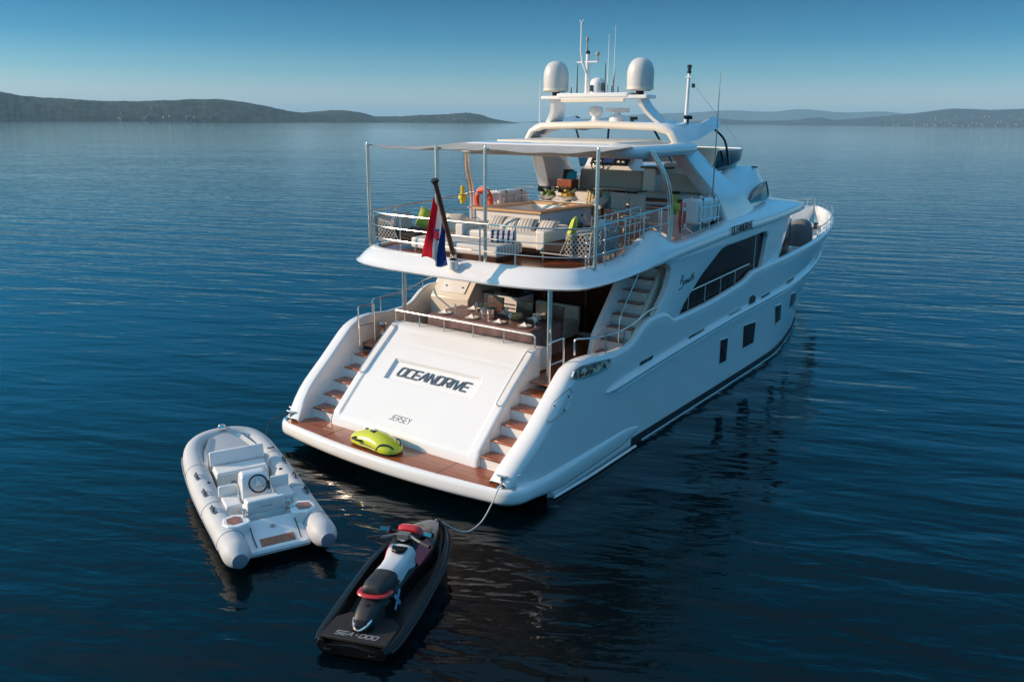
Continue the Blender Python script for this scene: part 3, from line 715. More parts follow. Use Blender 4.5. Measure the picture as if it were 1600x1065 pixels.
# ------------------------------------------------------------------ foredeck, bow rail, fittings
fd = []
for y in (11.6,13,15,17,19,21,23,24.5,26,27,27.8,28.3): fd.append([V((max(.02, (XD(y)-TH(y)-.0))*k, y, 2.5 + .03*min(1,(y-11)/3) + (.3 if y > 17 else .3*(y-11)/6))) for k in (-1,-.6,-.2,.2,.6,1)])
MB().grid(fd).build('foredeck', GEL, yacht, smooth=60)
b = MB(); pr = [(-x, y) for x, y in [(max(.02,XD(y)-.08), y) for y in (19,20.5,22,23.5,25,26,27,27.7,28.2,28.45)]]
P = [V((x, y, ZT(y)+.32)) for x, y in pr] + [V((-x, y, ZT(y)+.32)) for x, y in pr[::-1]]
P = [P[0]-V((0,.3,.3))]+P+[P[-1]-V((0,.3,.3))]
b.tube(smooth_path(P, 4), .022, 8)
P2 = [V((p.x, p.y, p.z-.16)) for p in P[1:-1]]; b.tube(smooth_path(P2, 4), .012, 6)
for x, y in pr[::1]:
    for s in (1, -1): b.tube([(s*x, y, ZT(y)-.03), (s*x, y, ZT(y)+.32)], .014, 6)
b.build('bow_rail', STEEL, yacht)
b = MB()
for y in (24.2, 25.9): b.tube([(-XD(y)+.12, y, ZT(y)), (-XD(y)+.12, y, ZT(y)+1.0)], .022, 8)
b.build('bow_pole', STEEL, yacht)
MB().prismx([(22.6,2.8),(22.9,3.15),(24.6,3.3),(24.8,3.2),(25.0,2.8)], -.9, .7).build('bow_locker', GEL, yacht, bevel=.05)
b = MB()
for x in (-.35,.35):
    b.lathe([(.16,0),(.16,.05),(.09,.08),(.08,.2),(.14,.24),(.12,.28),(.02,.29)], (x+.6,25.6,2.83), 14)
    b.box((x+.6,25.9,2.9), (.12,.5,.12))
b.build('anchor_windlass', BLKGL, yacht)
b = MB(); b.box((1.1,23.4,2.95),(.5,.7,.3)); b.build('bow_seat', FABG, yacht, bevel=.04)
# covered dome-like crane on the starboard side deck
MB().lathe([(.02,.98),(.18,.95),(.33,.83),(.41,.58),(.43,.3),(.38,.0)], (2.2,19.5,2.9), 18).build('covered_capstan', pmat('dark_grey_cover', (.13,.135,.14), .8), yacht, smooth=80)
fh = MB().prism([(-2.9,12.6),(2.9,12.6),(2.9,15.0),(2.76,16.4),(2.5,17.4),(1.7,18.1),(-1.7,18.1),(-2.5,17.4),(-2.76,16.4),(-2.9,15.0)], 2.6, 4.38).build('forward_house', GLASSD, yacht, smooth=0)
b = MB()
for s in (1, -1): b.box((s*1.1,19.4,3.1), (.5,.7,.6))
b.build('deck_locker', GEL, yacht, bevel=.03)
# coach roof brow over the owner's cabin
def brow_ring(y, hw, zr, zs):
    return [V((x*hw, y, zs+(zr-zs)*(1-abs(x)**2.6))) for x in (-1,-.93,-.8,-.6,-.3,0,.3,.6,.8,.93,1)]
MB().loft([brow_ring(11.2,2.95,4.85,4.6), brow_ring(13,2.9,4.95,4.66), brow_ring(14.6,2.62,5.08,4.74), brow_ring(16,2.35,5.10,4.74), brow_ring(17,2.0,4.95,4.62), brow_ring(17.7,1.75,4.72,4.46), brow_ring(18.2,1.5,4.4,4.28)], False, False).build('coach_roof', GEL, yacht, smooth=60)

# ------------------------------------------------------------------ wheelhouse fairing and its side windows
def wh(y, hb_, ht, zb, zt, r=.25):
    pts = []
    for s in (1, -1):
        half = [(hb_, zb), (hb_-.02, zb+.12), (hb_*.7+ht*.3, zb+(zt-zb)*.35), (hb_*.35+ht*.65, zb+(zt-zb)*.65), (ht, zt-r)] + [(ht-r+r*cos(a), zt-r+r*sin(a)) for a in (R(30), R(60), R(88))] + [(ht*.4, zt+.03), (0, zt+.05)]
        pts.append([V((s*x, y, z)) for x, z in half])
    return pts[0] + pts[1][::-1][1:]
wr = [wh(10.3,2.85,2.55,4.55,4.9,.1), wh(10.9,2.84,2.5,4.6,5.35,.2), wh(11.4,2.82,2.45,4.6,5.72), wh(12.1,2.8,2.42,4.6,5.95), wh(13,2.74,2.38,4.68,5.98), wh(14,2.62,2.32,4.75,5.96), wh(14.6,2.52,2.22,4.8,5.93), wh(15.0,2.44,2.12,4.85,5.88,.22), wh(15.15,2.41,2.05,4.87,5.78,.2), wh(15.4,2.35,1.95,4.9,5.3,.1), wh(15.7,2.3,1.9,4.92,5.02,.04)]
whs = MB().loft(wr, False, False).build('wheelhouse', GEL, yacht, smooth=60)
for s in (1, -1):
    def whx(y, z):
        hb_ = ip([(12.1,2.8),(13,2.74),(14,2.62),(14.6,2.52),(15.1,2.42)])(y); ht = ip([(12.1,2.42),(13,2.38),(14,2.32),(14.6,2.22),(15.1,2.08)])(y)
        zb = ip([(12.1,4.6),(13,4.68),(14,4.75),(15.1,4.87)])(y); f = (z-zb)/(1.15); return hb_+(ht-hb_)*f
    pl = [(12.5,4.98),(13.08,5.24),(13.6,5.36),(14.2,5.43),(14.95,5.46),(15.0,5.2),(14.85,5.0),(14.4,4.95),(13.4,4.95)]
    q = [V((s*(whx(y, z)+.075), y, z)) for y, z in sub(pl, 3)]; c0 = sum(q, V())/len(q)
    MB().add(q+[c0], [(i, (i+1) % len(q), len(q)) for i in range(len(q))]).build('wheelhouse_window', GLASSB, whs, smooth=0)
    MB().tube(q, .025, 6, closed=True).build('window_trim', BLKGL, whs)
    MB().box((s*2.2,14.2,5.92),(.22,.1,.05)).build('horn', BLKGL, whs, bevel=.01)
# flybridge wind screen of dark acrylic with a white top rail
P0 = [(2.28,11.2),(2.32,12.0),(2.25,12.9),(1.98,13.6),(1.2,14.0),(0,14.1)]
P0 = P0 + [(-x, y) for x, y in P0[::-1][1:]]
pa = smooth_path([(x, y, 0) for x, y in P0], 5)
SCRN = pmat('smoked_acrylic', (.035,.036,.038), .12, coat=.5, var=0)
ws = MB().loft([[V((p.x*.93, p.y-.2, 5.9)), V((p.x*1.0, p.y-.08, 6.2)), V((p.x, p.y, 6.47)), V((p.x*.985, p.y-.025, 6.47)), V((p.x*.98, p.y-.11, 6.2)), V((p.x*.91, p.y-.23, 5.9))] for p in pa], True, True).build('wind_screen', SCRN, yacht, smooth=50)
MB().tube([V((p.x*.993, p.y-.01, 6.48)) for p in pa], .022, 6).build('screen_rail', GEL, ws)

# ------------------------------------------------------------------ fins, hardtop, arch, roof
def fin(s):
    def edge(t):     # t 0 bottom .. 1 top
        z = 4.4+2.25*t
        y0 = ip([(4.4,10.5),(4.8,10.2),(5.3,9.85),(5.64,9.5),(6.1,9.0),(6.54,8.55),(6.65,8.4)])(z); y1 = ip([(4.4,13.3),(4.71,12.83),(5.31,12.0),(5.9,10.85),(6.35,10.1),(6.65,9.6)])(z)
        return y0, y1, z, ip([(4.4,3.08),(4.8,3.0),(5.3,2.9),(5.64,2.76),(6.1,2.55),(6.54,2.38),(6.65,2.34)])(z)
    rings = []
    for i in range(15):
        t = i/14; y0, y1, z, xo = edge(t); xi = xo-.42
        rings.append([V((s*xi, y0+.02, z)), V((s*(xo-.08), y0, z)), V((s*(xo-.02), y0+.06, z)), V((s*xo, y0+.25, z)), V((s*(xo-.02), (y0+y1)/2+.2, z)), V((s*(xo-.15), y1, z)), V((s*(xi+.05), y1-.1, z)), V((s*xi, y0+.5, z))])
    MB().loft(rings).build('arch_fin', GEL, yacht, smooth=40)
both(fin)
def rr(hx, y0, y1, r, k=6):
    P = []
    for cx, cy, a0 in ((hx-r, y0+r, -90), (hx-r, y1-r, 0), (-hx+r, y1-r, 90), (-hx+r, y0+r, 180)):
        for i in range(k+1):
            a = R(a0+90*i/k); P.append((cx+r*cos(a), cy+r*sin(a)))
    return P
def slab(name, hx, y0, y1, r, zf, prof, mt):
    rings = []
    for o_, z in prof:
        rings.append([V((x, y, z+zf(x, y))) for x, y in rr(hx-o_, y0+o_, y1-o_, max(.05, r-o_))])
    return MB().loft(rings).build(name, mt, yacht, smooth=50)
crown = lambda x, y: .07*(1-(x/2.6)**2) + (y-7)*.012
ht = slab('hardtop', 2.66, 5.45, 9.4, .7, crown, [(.25,6.40),(.06,6.42),(.0,6.50),(.0,6.62),(.05,6.68),(.25,6.70),(.8,6.71)], GEL)
slab('hardtop_panel', 1.9, 6.3, 8.55, .25, crown, [(0,6.705),(0,6.728),(.03,6.733)], CREAM).parent = ht
# upper roof: arch frame at the aft end, then a roof that runs forward to a pointed brow
def roof_ring(y, hx, zt, zb):
    return [V((x, y, z)) for x, z in ((hx, zb), (hx-.16, zb+.28), (hx-.38, zt-.06), (hx-.55, zt), (0, zt+.05), (-hx+.55, zt), (-hx+.38, zt-.06), (-hx+.16, zb+.28), (-hx, zb))]
def roof_in(y, hx, zt, zb, t=.15):
    return [V((x, y, z)) for x, z in ((hx-.16, zb), (hx-.34, zb+.22), (hx-.52, zt-.20), (hx-.68, zt-t), (0, zt-t+.04), (-hx+.68, zt-t), (-hx+.52, zt-.20), (-hx+.34, zb+.22), (-hx+.16, zb))]
st = [(8.35,2.36,7.17,6.72),(8.42,2.42,7.2,6.72),(8.9,2.46,7.22,6.75),(9.4,2.48,7.23,6.82),(9.9,2.48,7.22,6.95),(10.5,2.46,7.2,7.08),(10.9,2.42,7.17,7.13)]
ro = [roof_ring(*q) for q in st]; ri = [roof_in(*q) for q in st]
bm_ = MB(); bm_.loft(ro, False, False); bm_.loft(ri, False, False)
bm_.loft([ro[-1], ri[-1]], False, False)
bm_.loft([[r[0] for r in ro], [r[0] for r in ri]], False, False); bm_.loft([[r[-1] for r in ro], [r[-1] for r in ri]], False, False)
roof = bm_.build('upper_roof', GEL, yacht, smooth=40, weld=True)
rim_b = MB(); rim_b.loft([ro[0], [p+V((0,-.05,-.02)) for p in [a.lerp(c_, .35) for a, c_ in zip(ro[0], ri[0])]], [p+V((0,-.05,.0)) for p in [a.lerp(c_, .7) for a, c_ in zip(ro[0], ri[0])]], ri[0]], False, False); rim_b.build('roof_rim', CREAM, roof, smooth=50)
pan = MB().grid([[V((x, y, 7.03+.045*(1-abs(x)/1.8))) for x in (-1.8,-1,0,1,1.8)] for y in (8.6,9.6,10.7)]).build('roof_lining', CREAM, roof)
for P in ([(.4,10.75,7.12),(.62,11.7,6.1)], [(-1.0,10.75,7.12),(-1.6,11.7,6.1)], [(2.2,10.8,7.1),(2.38,11.3,6.75),(2.4,11.65,6.1)], [(-2.2,10.8,7.1),(-2.38,11.3,6.75),(-2.4,11.65,6.1)]):
    MB().tube(smooth_path(P, 5), .032, 8).build('roof_strut', BLKGL, yacht)
# curved steel pipes under the aft edge of the hardtop
for s in (1, -1):
    b = MB()
    for d in (0, .13): b.tube(smooth_path([(s*3.0,6.72+d,4.4),(s*3.0,6.7+d,5.3),(s*2.95,6.45+d,6.0),(s*2.72,6.15+d,6.58)], 6), .036, 10)
    b.build('hardtop_pipe', STEEL, yacht)
RADM = pmat('radome_grey_white', (.60,.59,.56), .35, coat=.2, var=.03)
# ------------------------------------------------------------------ rails and poles of the upper deck
RAIL = [(-2.86,2.78),(-2.3,2.52),(-1.5,2.42),(0,2.38),(1.5,2.42),(2.3,2.56),(2.8,2.82),(3.02,3.25)]
def railz(y, k): return 4.33 + k*(.80 + .05*max(0, y-3.0))
b = MB()
for k, r in ((1, .019), (.62, .010), (.28, .010)):
    b.tube(smooth_path([(x, y, railz(y, k)) for x, y in RAIL], 4), r, 8)
for x, y in ((-2.84,2.8),(-1.62,2.44),(.72,2.4),(1.62,2.44),(2.92,3.1)): b.tube([(x,y,4.3),(x,y,railz(y,1))], .018, 8)
b.build('aft_rail', STEEL, yacht)
for s in (1, -1):
    b = MB(); y0, y1 = (3.25, 6.7) if s > 0 else (2.8, 9.6); xx = 3.02 if s > 0 else 2.92
    P = [(s*xx, y0+(y1-y0)*i/8) for i in range(9)]
    for k, r in ((1, .019), (.62, .010), (.3, .010)): b.tube([(x, y, (railz(y, k) if y < 7 else railz(7, k))) for x, y in P], r, 8)
    for x, y in P[1::2]: b.tube([(x, y, 4.3), (x, y, railz(min(y, 7), 1))], .018, 8)
    b.build('side_rail', STEEL, yacht)
b = MB()                                           # rail round the stair well
for k in (.98, .55): b.tube(fillet([(2.95,4.85,railz(3,k)),(2.0,4.85,railz(3,k)),(2.0,7.2,railz(5,k)),(2.9,7.2,railz(5,k))], .05), .016, 8)
for x, y in ((2.0,4.85),(2.0,5.45),(2.0,6.05),(2.0,6.65),(2.0,7.2),(2.5,4.85),(2.5,7.2)): b.tube([(x,y,4.27),(x,y,railz(4,1))], .015, 8)
b.build('stair_well_rail', STEEL, yacht)
for x, y, r in ((-2.87,2.72,.04),(-.5,2.45,.045),(.81,2.47,.04),(3.05,3.24,.04)):
    MB().tube([(x,y,4.3),(x,y,6.68)], r, 12).lathe([(r,0),(.02,.03),(.02,.05),(.001,.06)], (x,y,6.68), 10).build('awning_pole', STEEL, yacht)
# awning cloth stretched from the poles to the hardtop
PP = [(-2.87,2.72),(-.5,2.45),(.81,2.47),(3.05,3.24)]
def aft_edge(x):
    for (a, ya), (c_, yc) in zip(PP, PP[1:]):
        if x <= c_ + 1e-6:
            t = (x-a)/(c_-a); return ya+(yc-ya)*t + .16*(c_-a)*t*(1-t), -.11*(c_-a)*t*(1-t)
    return PP[-1][1], 0
top = []; nx, ny = 44, 14
for j in range(ny+1):
    v = j/ny; row = []
    for i in range(nx+1):
        u = i/nx; xa = -2.87+5.92*u; ya, sg = aft_edge(xa); xf = -2.45+4.95*u; yf = 5.75 - .1*sin(u*pi)
        x = xa+(xf-xa)*v + (.22 if u > .5 else -.22)*-sin(v*pi)*abs(2*u-1)**4; y = ya+(yf-ya)*v
        z = 6.66+sg*(1-v)**2 + (.03)*v - .10*sin(v*pi)*(1-.5*abs(2*u-1)) + .012*sin(u*40+v*9)*(1-v)
        row.append(V((x, y, z)))
    top.append(row)
aw = MB().grid(top); n_ = len(aw.v); aw.add([p - V((0,0,.008)) for p in aw.v[:n_]], [f[::-1] for f in aw.f])
AWN = pmat('awning_cloth', (.62,.58,.52), .9, spec=.15, bump=.15, bscale=40)
aw.build('awning', AWN, yacht, smooth=180)
for x, y in PP: MB().tube([(x,y,6.66),(x*.985,y+.13,6.655)], .014, 6).build('awning_lashing', BLACK, yacht)

# ------------------------------------------------------------------ radar arch, domes, mast, aerials
ra = MB()
for s in (1, -1):
    rings = []
    for i in range(9):
        t = i/8; z = 7.18+.66*t; x = 1.72-.42*t+.10*sin(t*pi)*-1; y = 8.95-.55*t; wx = .16-.03*t; wy = .42-.12*t
        rings.append([V((s*(x-wx/2), y-wy, z)), V((s*(x+wx/2), y-wy, z)), V((s*(x+wx/2), y+wy*.6, z)), V((s*(x-wx/2), y+wy*.6, z))])
    ra.loft(rings)
ra.prism(rr(1.62, 8.02, 8.55, .08), 7.80, 7.89); ra.prism(rr(1.12, 8.0, 8.7, .12), 7.84, 7.95)
arch = ra.build('radar_arch', GEL, yacht, smooth=40, bevel=.02)
MB().box((.0,8.05,7.77),(1.9,.06,.1)).build('arch_light_bar', CREAM, arch, bevel=.01)
for s in (1, -1):
    x, y = s*1.27, 8.27
    rd = MB().lathe([(.02,0),(.25,.0),(.325,.035),(.335,.09),(.34,.30),(.34,.44),(.325,.54),(.285,.65),(.22,.735),(.125,.79),(.001,.81)], (x,y,7.99), 28).build('satellite_dome', RADM, yacht, smooth=60)
    MB().lathe([(.10,0),(.10,.14)], (x,y,7.87), 12).build('dome_foot', BLACK, rd)
    b = MB(); b.lathe([(.332,0),(.342,.005),(.342,.06),(.332,.065)], (x,y,8.02), 28); b.build('dome_skirt', CREAM, rd, smooth=50)
ms = MB().tube([(-.29,8.27,7.9),(-.29,8.27,8.93)], [.07,.055], 12).box((-.29,8.27,8.735),(.62,.1,.035)).build('signal_mast', GEL, yacht, smooth=50)
MB().lathe([(.055,0),(.055,.07),(.04,.085),(.001,.087)], (-.29,8.27,8.93), 12).build('masthead_light', BLKGL, ms)
b = MB(); b.tube([(-.29,8.2,8.45),(-.42,8.2,8.72),(-.47,8.2,9.0),(-.47,8.2,9.72)], .02, 8); b.tube([(-.47,8.2,9.7),(-.53,8.2,9.78)], .01, 6); b.tube([(-.47,8.2,9.7),(-.41,8.2,9.78)], .01, 6); b.build('lightning_rod', GEL, ms)
b = MB(); b.tube([(-.37,8.35,7.9),(-.37,8.35,9.3)], .022, 8); b.lathe([(.03,0),(.04,.03),(.04,.1),(.02,.12)], (-.37,8.35,9.25), 10); b.lathe([(.035,0),(.035,.06)], (-.37,8.35,9.0), 10); b.build('vhf_aerial', GREYP, ms)
b = MB(); b.tube([(.0,8.27,8.75),(.0,8.27,8.87)], .022, 8); b.lathe([(.001,-.06),(.045,-.04),(.06,0),(.045,.04),(.001,.06)], (.0,8.27,8.93), 12); b.build('anemometer', GREYP, ms)
b = MB(); b.lathe([(.02,0),(.19,.0),(.2,.06),(.2,.26),(.17,.34),(.08,.39),(.001,.4)], (-.02,8.35,7.95), 20); b.build('sensor_dome', GEL, arch, smooth=60)
b = MB(); b.box((-.08,8.14,8.07),(.07,.03,.16)).box((.24,8.2,8.1),(.08,.08,.2)); b.build('mast_lamp', BLKGL, arch)
for x, y, z0, z1, r in ((.31,8.3,7.93,9.4,.011),(.46,8.35,7.93,9.6,.009),(.23,8.3,7.93,8.7,.012),(-.62,8.3,7.93,8.75,.012),(-.8,8.3,7.93,8.12,.014),(.62,8.3,7.93,8.12,.012),(-2.02,8.6,7.2,8.35,.010)):
    MB().tube([(x,y,z0),(x,y,(z0+z1)/2),(x,y,z1)], [r*1.5,r,r*.6], 6).build('whip_aerial', GEL if r < .0115 else BLKGL, yacht)
MB().tube([(2.86,9.55,5.2),(2.86,9.55,7.0),(2.86,9.55,8.5)], [.02,.012,.007], 6).build('whip_aerial', GREYP, yacht)
pm = MB().tube([(1.5,10.6,7.15),(1.52,10.6,8.52)], [.055,.04], 12).box((1.52,10.6,8.42),(.2,.12,.02)).build('light_mast', GEL, yacht, smooth=50)
MB().lathe([(.06,0),(.06,.05),(.05,.06),(.05,.14),(.065,.15),(.065,.2),(.05,.22),(.001,.22)], (1.52,10.6,8.52), 14).build('masthead_light', BLKGL, pm)
MB().lathe([(.03,0),(.05,.02),(.05,.1),(.001,.12)], (1.66,10.6,8.14), 12).build('deck_lamp', BLKGL, pm)
MB().tube([(1.6,10.6,8.3),(2.0,13.9,6.4)], .006, 5).build('mast_stay', GEL, pm)
# two searchlights under the radar arch, a small radar and a camera on the roof
sl = MB().lathe([(.2,0),(.2,.03),(.12,.06),(.10,.14),(.17,.18),(.2,.25),(.2,.33),(.15,.4),(.001,.42)], (-.28,8.75,7.22), 20).box((-.28,8.58,7.5),(.16,.12,.1)).build('searchlight', GEL, yacht, smooth=50)
s2 = MB().lathe([(.22,0),(.23,.1),(.2,.17),(.08,.2),(.06,.28)], (.36,8.8,7.22), 20).box((.36,8.8,7.53),(.62,.12,.11),rz=R(25)).build('scanner_radar', GEL, yacht, smooth=50, bevel=.015)
b = MB(); b.lathe([(.05,0),(.05,.06)], (.85,8.7,7.22), 10).box((.9,8.7,7.32),(.2,.1,.08), rz=.5); b.build('roof_camera', BLKGL, yacht)
b = MB(); b.tube([(2.02,9.6,7.2),(2.02,9.6,7.32)], .03, 8).box((2.04,9.55,7.36),(.2,.12,.07), rz=.7, rx=.3); b.build('roof_floodlight', BLKGL, yacht)
MB().lathe([(.12,0),(.12,.05),(.05,.08),(.001,.08)], (1.7,9.3,7.22), 14).build('roof_aerial_puck', GEL, yacht)
# ------------------------------------------------------------------ flags
def thin(m, w_=.45):                      # thin cloth lets part of the light through
    nt = m.node_tree; b = nt.nodes['Principled BSDF']; t = nt.nodes.new('ShaderNodeBsdfTranslucent'); x = nt.nodes.new('ShaderNodeMixShader'); x.inputs[0].default_value = w_
    src = b.inputs['Base Color'].links
    if src: nt.links.new(src[0].from_socket, t.inputs[0])
    else: t.inputs[0].default_value = b.inputs['Base Color'].default_value
    nt.links.new(b.outputs[0], x.inputs[1]); nt.links.new(t.outputs[0], x.inputs[2]); nt.links.new(x.outputs[0], nt.nodes['Material Output'].inputs[0])
thin(AWN, .3)
RED = pmat('red_bunting', (.66,.02,.04), .8, spec=.2); WHT = pmat('white_bunting', (.72,.70,.68), .85, spec=.2); BLU = pmat('blue_bunting', (.03,.07,.24), .8, spec=.2)
for m_ in (RED, WHT, BLU): thin(m_)
def flag(A, B, C, D, amp, name, parent, nu=18, nv=22):
    A, B, C, D = map(V, (A, B, C, D)); pts = []
    nrm = (B-A).cross(C-A).normalized()
    for j in range(nv+1):
        v = j/nv; row = []
        for i in range(nu+1):
            u = i/nu; p = (A.lerp(B, u)).lerp(C.lerp(D, u), v)
            p = p + nrm*amp*(.25+.75*v)*(sin(u*9+v*1.5)+.4*sin(u*17+v*4)) ; p.x += amp*.5*sin(v*5+u*3)*v
            p.z += .06*sin(u*7)*v
            row.append(p)
        pts.append(row)
    b = MB().grid(pts); o = b.build(name, RED, parent, smooth=180)
    o.data.materials.append(WHT); o.data.materials.append(BLU)
    for p in o.data.polygons: p.material_index = min(2, (p.index % nu)*3//nu)
    md = o.modifiers.new('thick', 'SOLIDIFY'); md.thickness = .004
    return o
fl = thing('ensign_flag', 'red white and blue ensign hanging limp from the dark varnished staff at the stern', 'flag', (.16,2.28,4.2))
def loc(o, *ps): return [tuple(V(p)-o.location) for p in ps]
a_, b_, c_, d_ = loc(fl, (.18,1.56,5.74), (.22,1.86,4.98), (.20,1.20,4.5), (.66,1.34,4.34))
fc = flag(a_, b_, c_, d_, .055, 'flag_cloth', fl)
MB().tube(loc(fl, (.16,2.28,4.2),(.17,2.08,4.72),(.19,1.65,5.86),(.195,1.6,5.98)), [.055,.058,.05,.05], 12).build('staff', BROWN, fl, smooth=50)
q = loc(fl, (.195,1.6,5.97),(.198,1.58,6.03),(.2,1.565,6.06))
MB().tube(q, [.055,.085,.07], 14).build('truck', BLACK, fl, smooth=50)
MB().tube(loc(fl, (.158,2.3,4.12),(.167,2.18,4.46)), .075, 14).build('staff_socket', STEEL, fl)
# shield in the white band, a chequered badge
e0 = V(a_).lerp(V(b_), .5).lerp(V(c_).lerp(V(d_), .5), .42) + V((.06,-.10,-.02))
b = MB()
for i in range(3):
    for j in range(4):
        if (i+j) % 2 == 0: b.box(e0 + V((.04*(i-1), 0, .045*(1.5-j))), (.04,.012,.045))
b.build('shield', RED, fl, smooth=0); MB().box(e0+V((0,.006,.11)), (.14,.012,.05)).box(e0+V((0,.008,0)), (.13,.006,.2)).build('shield_crown', BLU, fl, smooth=0)
sm = MB().lathe([(.13,0),(.13,.02),(.10,.14),(.12,.17),(.10,.19)], (.30,2.02,4.17), 20).build('stern_light', GEL, yacht, smooth=50)
MB().lathe([(.085,0),(.085,.05),(.001,.06)], (.30,2.02,4.345), 16).build('lens', BLKGL, sm)
cf = thing('courtesy_flag', 'small red white and blue flag among the aerials on top', 'flag', (.42,8.3,7.94))
MB().tube([(0,0,0),(.1,0,.62)], .006, 6).build('staff', STEEL, cf)
flag((.09,0,.58), (.05,0,.3), (.0,.03,.02), (.05,.02,.02), .03, 'flag_cloth', cf, 9, 8)
# ------------------------------------------------------------------ things on the upper deck
DZ = 4.272
STRIPE = stripemat('striped_linen', (.70,.68,.64), (.25,.24,.24), 0, .085, .3)
STRIPEF = stripemat('fine_striped_linen', (.70,.68,.64), (.33,.31,.30), 1, .11, .3)
NAVYW = stripemat('navy_striped_towel', (.68,.68,.70), (.05,.06,.14), 0, .12, .45)
def cushion(name, label, loc_, size, mt, rot=(0,0,0), group=None, cat='cushion'):
    w_, d_, h_ = size; b = MB(); n = 9; pts = []
    for side in (1, -1):
        g = []
        for i in range(n):
            row = []
            for j in range(n):
                u, v = -1+2*i/(n-1), -1+2*j/(n-1); puff = max(0, (1-abs(u)**2.6)*(1-abs(v)**2.6))**.45
                pin = 1-.07*(1-abs(v)**2) * abs(u)**4
                row.append(V((u*w_/2*(1-.06*(1-v*v)*abs(u)**3), v*d_/2*(1-.06*(1-u*u)*abs(v)**3), side*(h_/2*puff+.004))))
            g.append(row)
        b.grid(g)
    o = b.build(name, mt, None, smooth=180, weld=True); o.location = loc_; o.rotation_euler = rot
    return tag(o, label, cat, group)
# lounge chairs of woven rope
def rope_chair(loc_, s, label):
    t = thing('rope_lounge_chair', label, 'lounge chair', loc_, 0, 'rope lounge chairs in the deck corners')
    w_ = 1.25
    b = MB()
    for z in (.18,): b.tube(fillet([(s*-.62,-.6,z),(s*.62,-.6,z),(s*.62,.6,z),(s*-.62,.6,z),(s*-.62,-.6,z)], .06), .018, 8)
    for x, y in ((-.58,-.56),(.58,-.56),(-.58,.56),(.58,.56)): b.tube([(s*x,y,0),(s*x,y,.18)], .018, 8)
    P = [(s*.62,.6,.18),(s*.66,.62,.74),(s*.66,-.62,.74),(s*.62,-.6,.18)]; b.tube(fillet(P, .12), .018, 8)
    b.tube(fillet([(s*.64,-.6,.7),(s*.1,-.62,.6),(s*-.1,-.62,.2)], .1), .016, 8)
    b.build('frame', ROPEM, t)
    r = MB()                                    # crossing ropes on the back and on the aft arm
    for (p0, p1, q0, q1) in (((.63,-.6),(.63,.6),.2,.72), ((.0,-.61),(.63,-.61),.2,.66)):
        a, c_ = V((s*p0[0], p0[1], 0)), V((s*p1[0], p1[1], 0)); Ld = (c_-a).length; k = int(Ld/.10)
        for i in range(-4, k+1):
            for dr in (1, -1):
                pts = []
                for m_ in range(9):
                    tt = m_/8; u = (i + (tt if dr > 0 else 1-tt)*4)/k
                    if 0 <= u <= 1:
                        p = a.lerp(c_, u); p.z = q0+(q1-q0)*tt; p = p + V((s*.012*dr*sin(m_*pi), .0, 0)); p.x += s*.03*tt; pts.append(p)
                if len(pts) > 1: r.tube(pts, .0125, 5)
    r.build('rope_weave', ROPEM, t, smooth=60)
    MB().box((s*.0,0,.30), (1.16,1.14,.2)).build('seat_cushion', FABC, t, bevel=.05, seg=3)
    return t
rope_chair((-2.12,3.42,DZ), -1, 'rope lounge chair with charcoal seat and grey and lime pillows, by the far rail')
rope_chair((2.12,4.15,DZ), 1, 'rope lounge chair with charcoal seat and round lime pillow, beside the stair')
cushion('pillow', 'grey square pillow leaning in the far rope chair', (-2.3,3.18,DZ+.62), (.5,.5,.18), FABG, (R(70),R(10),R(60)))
cushion('pillow', 'lime square pillow leaning in the far rope chair', (-1.95,3.75,DZ+.64), (.5,.5,.18), LIME, (R(70),R(20),R(40)))
cushion('pillow', 'beige square pillow lying behind the flag', (-1.45,4.2,DZ+.55), (.5,.5,.18), CREAM, (R(60),0,R(30)))
cushion('pillow', 'lime pillow with dark piping in the near rope chair', (2.1,3.86,DZ+.68), (.62,.62,.17), LIME, (R(76),R(0),R(-62)))
cushion('pillow', 'white pillow at the back of the near rope chair', (2.45,4.35,DZ+.68), (.5,.5,.2), FAB, (R(70),0,R(-80)))
cushion('pillow', 'pale pink pillow at the back of the near rope chair', (2.45,4.75,DZ+.66), (.45,.45,.2), pmat('pale_pink_fabric', (.62,.45,.42), .9), (R(70),0,R(-95)))
# white sofa group
so = thing('deck_sofa', 'white deck sofa with open walnut base in front of the spa', 'sofa', (.15,4.3,DZ))
b = MB(); b.box((0,.1,.32),(2.4,1.0,.3)); b.build('seat', FAB, so, bevel=.05, seg=3)
MB().box((1.16,.05,.38),(.24,1.1,.44)).build('armrest', FAB, so, bevel=.04, seg=3)
MB().box((-1.16,.05,.38),(.24,1.1,.44)).build('armrest', FAB, so, bevel=.04, seg=3)
MB().box((0,.70,.40),(2.3,.16,.46)).build('backrest', FAB, so, bevel=.06, seg=3)
b = MB(); b.box((0,.08,.09),(2.5,1.06,.1)); b.box((0,.08,.03),(2.3,.9,.06)); b.build('base', BROWN, so, bevel=.006)
ot = thing('sun_pad', 'low white sun pad spread with striped towels behind the flagstaff', 'sun pad', (-.25,3.12,DZ))
MB().box((0,0,.24),(2.5,.95,.26)).build('mattress', STRIPEF, ot, bevel=.06, seg=3)
MB().box((0,0,.06),(2.3,.8,.09)).build('base', BROWN, ot)
for x, y, rz, g in ((-.55,4.75,.2,0),(-.1,4.72,-.15,1),(.35,4.7,.25,1),(.95,4.68,.1,1)):
    cushion('striped_cushion', ['grey striped cushion at the far end of the white sofa','grey striped cushion on the white sofa, second from its far arm','bold striped cushion in the middle of the white sofa','grey striped cushion against the near arm of the white sofa'][[-.55,-.1,.35,.95].index(x)], (x,y-.05,DZ+.585), (.5,.44,.17), STRIPE, (R(38),0,rz), 'cushions on the white sofa')
rt_ = MB()
